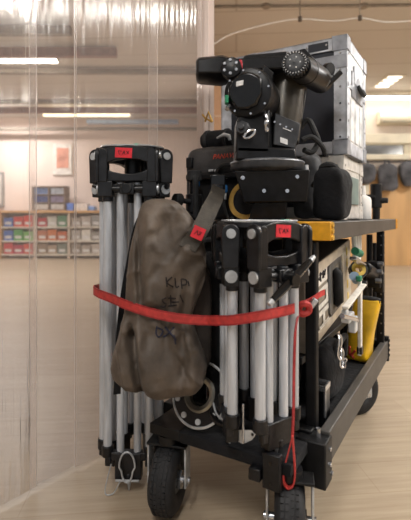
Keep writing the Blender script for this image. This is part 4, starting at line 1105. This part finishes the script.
mb = MB(); yc = (FY0+FY1)/2+.01; mb.lathe([(.0001, .0), (.055, .0), (.055, .006), (.04, .012), (.0001, .012)], Matrix.Translation((FX1+.001, yc, FZ0+.30)) @ Matrix.Rotation(R(90), 4, 'Y'), 24); mb.build('handle_dish', CASEC, fc)
mb = MB(); mb.tube(spline([(FX1+.01, yc-.045, FZ0+.31), (FX1+.022, yc-.03, FZ0+.285), (FX1+.024, yc+.03, FZ0+.285), (FX1+.01, yc+.045, FZ0+.31)], 5), .010, 8); mb.build('handle', BLKR, fc)
mb = MB().bb((FX1-.002, FY0+.12, FZ1-.17), (FX1+.006, FY0+.25, FZ1-.09)); mb.build('latch', CASEG, fc, bevel=.004)
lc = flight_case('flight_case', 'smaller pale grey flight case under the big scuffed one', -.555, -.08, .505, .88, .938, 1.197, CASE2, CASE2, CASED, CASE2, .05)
mb = MB().bb((-.125, .5, 1.10), (-.105, .505, 1.13)); mb.bb((-.16, .5, 1.10), (-.145, .505, 1.13)); mb.build('hinge', BLK, lc, split=True)
mb = MB().bb((-.083, .6, 1.0), (-.075, .78, 1.12)); mb.build('latch_plate', mat('greenish_latch', (120,138,134), .5, .2), lc, bevel=.003, split=True)

t = thing('knob_clamp', 'black clamp with round knobs at the cart corner between tall tripod and lettered bag', 'clamp', cartM(-.545, .10, TOPZ))
mb = MB(); mb.cyl((-.545, .10, TOPZ), (-.545, .10, TOPZ+.15), .018, n=14); mb.cyl((-.545, .10, TOPZ+.03), (-.545, .10, TOPZ+.10), .032, n=18); mb.box((-.545, .10, TOPZ+.012), (.08, .08, .024)); mb.build('body', BLK, t, bevel=.004)
mb = MB(); mb.cyl((-.545, .10, TOPZ+.15), (-.545, .10, TOPZ+.19), .030, .026, n=14); mb.build('knob', BLKR, t, bevel=.004)
mb = MB(); mb.cyl((-.545, .07, TOPZ+.07), (-.56, .03, TOPZ+.075), .010, n=10); mb.cyl((-.56, .03, TOPZ+.075), (-.57, .005, TOPZ+.078), .026, .022, n=14); mb.build('knob', BLKR, t, bevel=.003)
mb = MB(); mb.tube(spline([(-.53, .08, TOPZ+.13), (-.505, .05, TOPZ+.16), (-.505, .05, TOPZ+.10), (-.51, .06, TOPZ+.012)], 6), .011, 8); mb.build('hose', BLKR, t)
# ---- white canister and black clamp behind on the cart top
q = Vector((-.115, 1.0, TOPZ))
t = thing('white_canister', 'white plastic canister with dark slot on the cart top behind the cases', 'canister', cartM(q.x, q.y, TOPZ))
mb = MB(); mb.lathe([(.052, 0), (.056, .006), (.056, .095), (.05, .112), (.03, .122), (.0001, .124)], Matrix.Translation(q), 28); mb.build('body', WHITE, t)
mb = MB().box(q+Vector((-.0, -.056, .062)), (.05, .006, .026)); mb.build('slot', BLK, t, bevel=.002)
mb = MB(); mb.cyl(q+Vector((.01, 0, .12)), q+Vector((.01, 0, .17)), .02, .017, n=16); mb.build('spout', WHITE, t)
t = thing('stand_clamp', 'black grip head clamp standing at the back end of the cart top', 'clamp', cartM(-.07, 1.2, TOPZ))
mb = MB(); mb.cyl((-.07, 1.2, TOPZ), (-.07, 1.2, TOPZ+.09), .02, n=14); mb.cyl((-.07, 1.2, TOPZ+.06), (-.07, 1.2, TOPZ+.19), .03, n=16); mb.build('body', BLK, t, bevel=.003)
mb = MB(); mb.cyl((-.2, 1.18, TOPZ+.12), (-.07, 1.18, TOPZ+.12), .014, n=10); mb.cyl((-.07, 1.2, TOPZ+.10), (-.01, 1.2, TOPZ+.10), .02, .014, n=10); mb.build('lever', BLKR, t, bevel=.002)
t = thing('white_tube', 'white tube standing upright beside the pale flight case', 'tube', cartM(-.15, 1.14, TOPZ))
mb = MB(); mb.cyl((-.15, 1.16, TOPZ), (-.15, 1.16, TOPZ+.24), .016, n=14); mb.build('shaft', WHITE, t); mb = MB(); mb.cyl((-.15, 1.16, TOPZ+.24), (-.15, 1.16, TOPZ+.255), .019, n=14); mb.build('cap', WHITE, t)

# ================================================================== INSIDE THE CART
# beige aluminium case, long side faces right
AX = -.10; AY0, AY1, AZ0, AZ1 = .10, .735, .4905, .766
TILT = CART @ Matrix.Translation((0, AY0, AZ0)) @ Matrix.Rotation(R(7.2), 4, 'X') @ Matrix.Translation((0, -AY0, -AZ0))
ac = thing('aluminium_case', 'beige aluminium case with black handle and white stencilled letters on middle shelf', 'case', cartM(-.32, .42, AZ0))
mb = MB(TILT).bb((-.55, AY0, AZ0), (AX-.003, AY1, AZ1)); mb.build('shell', [ALCP], ac, bevel=.004)
mb = MB(TILT).bb((-.552, AY0-.002, AZ1-.002), (AX-.002, AY1+.002, AZ1+.003)); mb.build('lid_top', mat('dark_case_top', (58,54,48), .5), ac)
mb = MB(TILT)
for (a, b) in (((AY0, AZ0), (AY1, AZ0+.034)), ((AY0, AZ1-.038), (AY1, AZ1)), ((AY1-.135, AZ0), (AY1, AZ1)), ((AY0, AZ0), (AY0+.03, AZ1))): mb.bb((AX-.004, a[0], a[1]), (AX+.003, b[0], b[1]))
mb.build('edging', ALC, ac, bevel=.002)
mb = MB(TILT); hy = .47; ring = []
def rrect(cy, cz, w, h, r, n=6):
    o = []
    for (sx, sz, a0) in ((1, 1, 0), (-1, 1, 90), (-1, -1, 180), (1, -1, 270)):
        for k in range(n+1):
            a = R(a0+90*k/n); o.append((cy+sx*(w/2-r)+r*math.cos(a), cz+sz*(h/2-r)+r*math.sin(a)))
    return o
oc = rrect(hy, .628, .20, .205, .035); ic = rrect(hy, .628, .155, .165, .028); n = len(oc)
mb.add([(AX+.004, y, z) for y, z in oc]+[(AX+.004, y, z) for y, z in ic]+[(AX-.003, y, z) for y, z in oc], [(i, (i+1) % n, n+(i+1) % n, n+i) for i in range(n)]+[(i, 2*n+i, 2*n+(i+1) % n, (i+1) % n) for i in range(n)])
mb.build('handle_frame', ALUD, ac)
mb = MB(TILT); mb.add([(AX+.001, y, z) for y, z in ic], [tuple(range(n))]); mb.build('handle_recess', mat('grey_recess', (122,118,112), .5, .3), ac)
mb = MB(TILT); mb.tube([(AX+.006, hy-.02, .555), (AX+.018, hy-.02, .57), (AX+.018, hy-.02, .685), (AX+.006, hy-.02, .70)], [.012, .019, .019, .012], 10); mb.build('handle', BLKR, ac)
mb = MB(TILT)
for dz in (.575, .68): mb.box((AX+.006, hy+.045, dz), (.008, .014, .014))
mb.build('handle_bracket', BLK, ac, split=True)
# stencil: letters read turned by a quarter
Ms = TILT @ basis((0, 0, 1), (0, -1, 0), (1, 0, 0), (AX+.0006, AY0+.258, AZ0+.022))
text('HLI', .165, Ms, 'stencil_lettering', WHT, ac, sx=.66, off=.0055)
mb = MB(TILT); mb.bb((AX-.002, AY0+.12, .682), (AX+.001, AY0+.262, .742)); mb.build('paper_label', WHT, ac)
mb = MB(TILT)
for (y0_, z0_, y1_, z1_) in ((.15, 0.706, .18, 0.721), (.17, 0.696, .165, 0.731), (.195, 0.701, .21, 0.726), (.21, 0.701, .195, 0.723), (.22, 0.706, .232, 0.726), (.16, 0.721, .23, 0.718)): mb.cyl((AX+.0015, AY0+y0_, z0_), (AX+.0015, AY0+y1_, z1_), .004, n=6)
mb.build('handwriting', INK, ac)
mb = MB(TILT)
for z in (.51, .565, .66, .71): mb.bb((AX+.002, AY1-.075, z), (AX+.0045, AY1-.06, z+.035))
mb.build('tape_mark', mat('yellow_tape', (226,200,90), .6), ac)

# black tool bag
t = thing('black_tool_bag', 'black nylon tool bag sitting in the cart below the beige case', 'bag', cartM(-.13, .33, .269))
mb = MB().soft((-.112, .335, .378), (.12, .26, .20), (.55, .5), 44, 30, .010, 9, seed=9, fn=lambda p: Vector((p.x*(1-.2*max(0, p.z)/.10), p.y*(1-.16*max(0, p.z)/.10), p.z))); mb.build('bag_body', BLKF, t)
mb = MB(); mb.tube(spline([(-.07, .30, .42), (-.055, .33, .475), (-.05, .40, .49), (-.06, .45, .45), (-.065, .455, .40)], 6), .012, 8); mb.build('strap', BLKR, t)
t2 = thing('carabiner', 'silver carabiner clipped to the black tool bag strap', 'carabiner', CART @ Matrix.Translation(Sd(340, 352, -.035)))
for (px, py, w, h) in ((339.5, 347, .022, .045), (341.5, 358, .018, .035), (344, 363, .03, .014)):
    q = Sd(px, py, -.038); ring = [q+Vector((.003*math.sin(3*a), w*math.cos(a), h*math.sin(a))) for a in [2*PI*k/20 for k in range(20)]]
    mb = MB(); mb.tube(ring, .004, 8, closed=True); mb.build('ring', STEEL, t2)
# chrome edged tin
q = Vector((-.068, .115, .269))
t = thing('square_tin', 'small black square tin with bright chrome rim inside the cart corner', 'tin', cartM(q.x, q.y, q.z))
mb = MB().bb((q.x-.035, q.y-.03, q.z), (q.x+.03, q.y+.03, .395)); mb.build('body', BLKG, t, bevel=.004)
mb = MB()
for (a, b) in (((q.x-.036, q.y-.031), (q.x+.031, q.y-.026)), ((q.x-.036, q.y+.026), (q.x+.031, q.y+.031)), ((q.x-.036, q.y-.031), (q.x-.031, q.y+.031)), ((q.x+.026, q.y-.031), (q.x+.031, q.y+.031))): mb.bb((a[0], a[1], .385), (b[0], b[1], .402))
mb.bb((q.x+.026, q.y-.031, .302), (q.x+.0315, q.y-.024, .40)); mb.build('chrome_rim', STEEL, t)
# dark case in lower deck behind
t = thing('black_transport_case', 'black transport case filling the lower deck behind the tool bag', 'case', cartM(-.38, .5, .269))
mb = MB().bb((-.52, .085, .27), (-.22, .85, .43)); mb.build('body', BLKF, t, bevel=.008); mb = MB().bb((-.522, .083, .37), (-.217, .852, .385)); mb.build('lid_seam', BLK, t)
mb = MB(); mb.tube(spline([(-.22, .5, .35), (-.205, .51, .34), (-.205, .61, .34), (-.22, .62, .35)], 4), .008, 8); mb.build('handle', BLKR, t)

# yellow dry bag
q = Vector((-.094, .86, .272))
t = thing('yellow_dry_bag', 'yellow roll top dry bag with a red letter at the back of cart', 'dry bag', cartM(q.x, q.y, q.z))
def dryfn(p):
    k = max(0, min(1, (p.z+.06)/.19)); return Vector((p.x+.046*max(0, (p.z+.10)/.24), p.y*(1-.72*k**1.4)-.028*k, p.z))
mb = MB().soft(q+Vector((0, 0, .145)), (.112, .15, .285), (.14, .4), 48, 36, .010, 9, seed=12, fn=dryfn); dbody = mb.build('bag_body', YDRY, t)
mb = MB(); mb.tube(spline([(q.x-.018, q.y-.028, q.z+.283), (q.x+.01, q.y-.03, q.z+.289), (q.x+.075, q.y-.03, q.z+.288), (q.x+.103, q.y-.026, q.z+.282)], 4), .015, 10); mb.build('rolled_top', BLKR, t)
def mesh_bvh(o):
    A = WM[o.name]; return BVHTree.FromPolygons([A @ v.co for v in o.data.vertices], [tuple(p.vertices) for p in o.data.polygons])
dbv = mesh_bvh(dbody)
def ondry(px, py):
    a = P(px, py, 1.0); d = (P(px, py, 3.0)-a).normalized(); h = dbv.ray_cast(a, d)[0]
    return (h if h is not None else P(px, py, 2.1))-d*.002
mb = MB(WORLD)
for pts in ([(349.5, 346), (349.5, 353), (349.5, 361)], [(355.5, 350.5), (352.5, 353.5), (350, 356)], [(351.5, 354.5), (353.5, 357.5), (355.5, 361)]):
    mb.tube([ondry(*p) for p in pts], .0055, 8)
mb.build('lettering', mat('red_brown_print', (178,60,40), .6), t)
# white articulated grip arm and silver clamp
t = thing('articulated_clamp', 'white taped articulated grip arm with silver clamp hanging at the cart side', 'grip arm', CART @ Matrix.Translation(Sd(359, 350, -.02)))
mb = MB(); mb.box((Sd(360, 318, -.018)), (.014, .03, .30)); mb.build('lower_arm', WHT, t, bevel=.003)
mb = MB(); p0 = Sd(364, 284, -.005); p1 = Sd(345, 308, -.005); d = p1-p0
mb.box((p0+p1)/2, (.010, .024, d.length), 0, d.to_track_quat('Z', 'X').to_matrix().to_4x4()); mb.build('upper_arm', WHT, t, bevel=.003)
mb = MB(); mb.cyl(p0-Vector((.02, 0, 0)), p0+Vector((.012, 0, 0)), .014, n=14); qq = Sd(360, 350, -.018); mb.box(qq, (.02, .03, .03)); mb.build('joint', BLK, t, bevel=.002, split=True)
mb = MB(); q1 = Sd(350, 316, -.012)
mb.box(Sd(348, 317, -.02), (.03, .085, .03)); mb.box(Sd(353, 324, -.02), (.028, .045, .06)); mb.box(Sd(345, 312, -.015), (.02, .03, .02)); mb.build('clamp_body', mat('pale_silver', (206,210,214), .35, .4), t, bevel=.005)
mb = MB(); mb.cyl(Sd(342, 316, -.01), Sd(357, 320, -.01), .009, n=10); mb.build('clamp_screw', STEEL, t)
# tape rolls and white cable bundle on back
t = thing('white_cable_bundle', 'white cable bundle hanging below the top rail behind the beige case', 'cable', CART @ Matrix.Translation((-.06, .92, .87)))
mb = MB()
for k in range(3):
    a = Sd(354+k*2.5, 231, -.06-.01*k); b = Sd(355+k*2, 250, -.06-.01*k); c = Sd(356+k, 262, -.06-.01*k)
    mb.tube(spline([a+Vector((0, 0, -.01)), b, c], 4), .012, 8)
mb.build('cable', WHITE, t)
mb = MB(); mb.cyl(Sd(355, 251, -.05), Sd(360, 253.5, -.05), .017, n=14); mb.build('green_tie', GREEN, t)
t = thing('tape_roll', 'roll of yellow and black tape hung behind the beige case', 'tape', CART @ Matrix.Translation(Sd(358, 270, -.05)))
q = Sd(358, 270, -.05); Mr = Matrix.Translation(q) @ Matrix.Rotation(R(60), 4, 'X') @ Matrix.Rotation(R(25), 4, 'Y')
mb = MB(); mb.lathe([(.014, -.014), (.030, -.014), (.030, .014), (.014, .014)], Mr, 28, closed=True); mb.build('roll', mat('yellow_tape_roll', (196,164,60), .5), t)
mb = MB(); mb.lathe([(.0305, -.015), (.038, -.015), (.038, .015), (.0305, .015)], Mr, 28, closed=True); mb.build('outer_wrap', BLK, t)
t = thing('spring_clip', 'silver spring clip above the yellow tape roll', 'clip', CART @ Matrix.Translation(Sd(357, 261, -.04)))
mb = MB(); p0 = Sd(353, 258, -.035); p1 = Sd(363, 265, -.035); d = p1-p0; mb.box((p0+p1)/2, (.012, .03, d.length), 0, d.to_track_quat('Z', 'X').to_matrix().to_4x4()); mb.build('jaw', STEEL, t, bevel=.003)
mb = MB(); mb.cyl(Sd(354, 276, -.04), Sd(356, 281, -.04), .02, .014, n=12); mb.build('pale_blue_grip', mat('pale_blue_grip', (170,196,222), .5), t)
t = thing('green_tape', 'green cloth tape wrapped at the top of the white grip arm', 'tape', CART @ Matrix.Translation(Sd(359.5, 280, -.03)))
mb = MB(); q = Sd(359, 278.5, -.018); mb.box(q, (.02, .034, .022)); mb.build('wrap', GREEN, t, bevel=.004)
# black light stand folded at back
t = thing('folded_light_stand', 'black folded light stand lashed to the back post of the cart', 'light stand', cartM(-.07, 1.02, .269))
for (px, m_) in ((369.5, BLK), (374.5, BLK), (366, BLKR)):
    q = Sd(px, 300, -.09); mb = MB(); mb.cyl((q.x, q.y, .27), (q.x, q.y, {369.5: .852, 374.5: .80, 366: .70}[px]), .016, n=12); mb.build('tube', m_, t)
mb = MB(); q = Sd(374, 262, -.055)
mb.box(Sd(375, 274, -.05), (.07, .10, .13)); mb.box(Sd(379, 282, -.03), (.05, .05, .10)); mb.cyl(Sd(365, 268, -.05), Sd(377, 276, -.05), .03, n=12); mb.build('clamp', BLK, t, bevel=.008)
mb = MB()
for (px, py) in ((382, 264), (381, 272), (380, 281)): q = Sd(px, py, -.005); mb.cyl(q-Vector((.02, 0, 0)), q+Vector((.006, 0, 0)), .012, n=10)
mb.build('bolt', ALUD, t, split=True)
# lower stand feet pieces
t = thing('folded_stand_legs', 'black folded stand legs standing between dry bag and back post', 'stand', cartM(-.16, 1.0, .269))
for k in range(4):
    mb = MB(); mb.cyl((-.19-.025*(k % 2), 1.03+.02*k, .27), (-.19-.02*(k % 2), 1.03+.018*k, .66+.03*k), .014, n=10); mb.build('leg', BLKFR, t)
mb = MB().bb((-.24, 1.01, .40), (-.17, 1.06, .46)); mb.build('collar', BLK, t, bevel=.006)

# ================================================================== FRONT TRAY THINGS
# round plate standing behind the bag
q = Fr(201, 397, -.135)
t = thing('round_mount_plate', 'round black mount plate with steel ring standing on the front tray', 'mount plate', cartM(q.x, -.13, .286))
R0 = .10; Mr = Matrix.Translation((q.x, -.135, .292+R0*.93)) @ Matrix.Rotation(R(66), 4, 'X')
mb = MB(); mb.lathe([(.045, -.012), (R0, -.012), (R0, .008), (.045, .008)], Mr, 48, closed=True); mb.build('plate', BLKG, t)
mb = MB(); mb.lathe([(R0-.002, .006), (R0+.001, .009), (R0-.004, .012), (R0-.007, .009)], Mr, 48, closed=True); mb.build('outer_rim', ZINC, t)
mb = MB(); mb.lathe([(.036, -.01), (.053, -.004), (.055, .012), (.048, .018), (.036, .012)], Mr, 40, closed=True); mb.build('inner_ring', mat('bronze_steel', (150,146,136), .3, .8), t)
mb = MB()
for k in range(5):
    a = R(200+k*40); mb.cyl(Mr @ Vector((.08*math.cos(a), .08*math.sin(a), .006)), Mr @ Vector((.08*math.cos(a), .08*math.sin(a), .013)), .009, n=12)
mb.build('bolt', ZINC, t, split=True)
# black hose loop
t = thing('black_hose', 'glossy black hose looped on the front tray between plate and tripod', 'hose', CART @ Matrix.Translation(Fr(215, 430, -.15)))
mb = MB(); mb.tube(spline([Fr(213, 360, -.03), Fr(210, 385, -.10), Fr(210, 404, -.14), Fr(214, 418, -.165), Fr(224, 425, -.175), Fr(238, 424, -.178)], 7), .010, 10); mb.build('hose', BLKG, t)
mb = MB(); mb.tube(spline([Fr(214, 363, -.04), Fr(212.5, 388, -.11), Fr(213.5, 404, -.15), Fr(218, 416, -.175), Fr(227, 421, -.186), Fr(237, 421, -.188)], 7), .003, 8); mb.build('wire', ZINC, t)
# small hinge plate at tray edge
t = thing('hinge_plate', 'small grey butterfly hinge plate fixed on the front tray edge', 'hinge plate', CART @ Matrix.Translation(Fr(243, 444, -.207)))
mb = MB(); pts = [(231, 434), (236, 430), (243, 430), (251, 430), (256, 434), (252, 440), (243, 444), (235, 440)]
vs = [Fr(x, y, -.2075) for x, y in pts]+[Fr(x, y, -.2055) for x, y in pts]
mb.add(vs, [tuple(range(8)), tuple(range(8, 16))[::-1]]+[(i, 8+i, 8+(i+1) % 8, (i+1) % 8) for i in range(8)]); mb.build('plate', ZINC, t)
mb = MB(); mb.cyl(Fr(243.3, 404, -.2095), Fr(243.3, 443, -.2095), .0035, n=8); mb.build('pin', STEEL, t)
mb = MB()
for (x, y) in ((234.5, 434), (252.5, 434.5)): q = Fr(x, y, -.2075); mb.cyl(q, q+Vector((0, -.002, 0)), .004, n=10)
mb.build('screw', BLK, t, split=True)
# dark filler: made-up black bag filling the dark gap behind the tripods
t = thing('dark_filler_bag', 'made-up dark filler bag on the cart front behind the baby tripod', 'cable bag', cartM(-.40, -.04, .4))
mb = MB().soft((-.40, -.045, .62), (.17, .045, .42), (.35, .4), 44, 28, .012, 7, seed=21); mb.build('bag_body', BLKF, t)
mb = MB(); mb.tube(spline([(-.45, -.03, .81), (-.43, -.015, .86), (-.40, -.012, .868), (-.37, -.015, .86), (-.35, -.03, .81)], 6), .010, 8); mb.build('strap', BLKR, t)

# ================================================================== LIGHT, CAMERA
w = bpy.data.worlds.new('hall_ambient'); S.world = w; w.use_nodes = True
w.node_tree.nodes['Background'].inputs['Color'].default_value = (.92, .96, 1, 1); w.node_tree.nodes['Background'].inputs['Strength'].default_value = .42
def area(x, y, z, sx, sy, e, col=(1, .95, .88)):
    ld = bpy.data.lights.new('ceiling_bounce', 'AREA'); ld.shape = 'RECTANGLE'; ld.size = sx; ld.size_y = sy; ld.energy = e; ld.color = col
    o = bpy.data.objects.new('ceiling_bounce', ld); COL.objects.link(o); o.location = (x, y, z); return o

cam = bpy.data.cameras.new('camera'); co = bpy.data.objects.new('camera', cam); COL.objects.link(co)
co.location = (0, 0, EYE); co.rotation_euler = (R(90), 0, 0)
cam.sensor_fit = 'VERTICAL'; cam.sensor_height = 36; cam.lens = FPX/520*36; cam.shift_y = -(260-HY)/520; cam.shift_x = -(205.5-HX)/520
cam.clip_start = .05; cam.clip_end = 60
cam.dof.use_dof = True; cam.dof.focus_distance = 1.6; cam.dof.aperture_fstop = 2.8
S.camera = co
S.view_settings.view_transform = 'Standard'; S.view_settings.look = 'None'; S.view_settings.exposure = .22; S.view_settings.gamma = 1
S.cycles.use_denoising = True
S.cycles.max_bounces = 10; S.cycles.transparent_max_bounces = 16; S.cycles.sample_clamp_indirect = 6
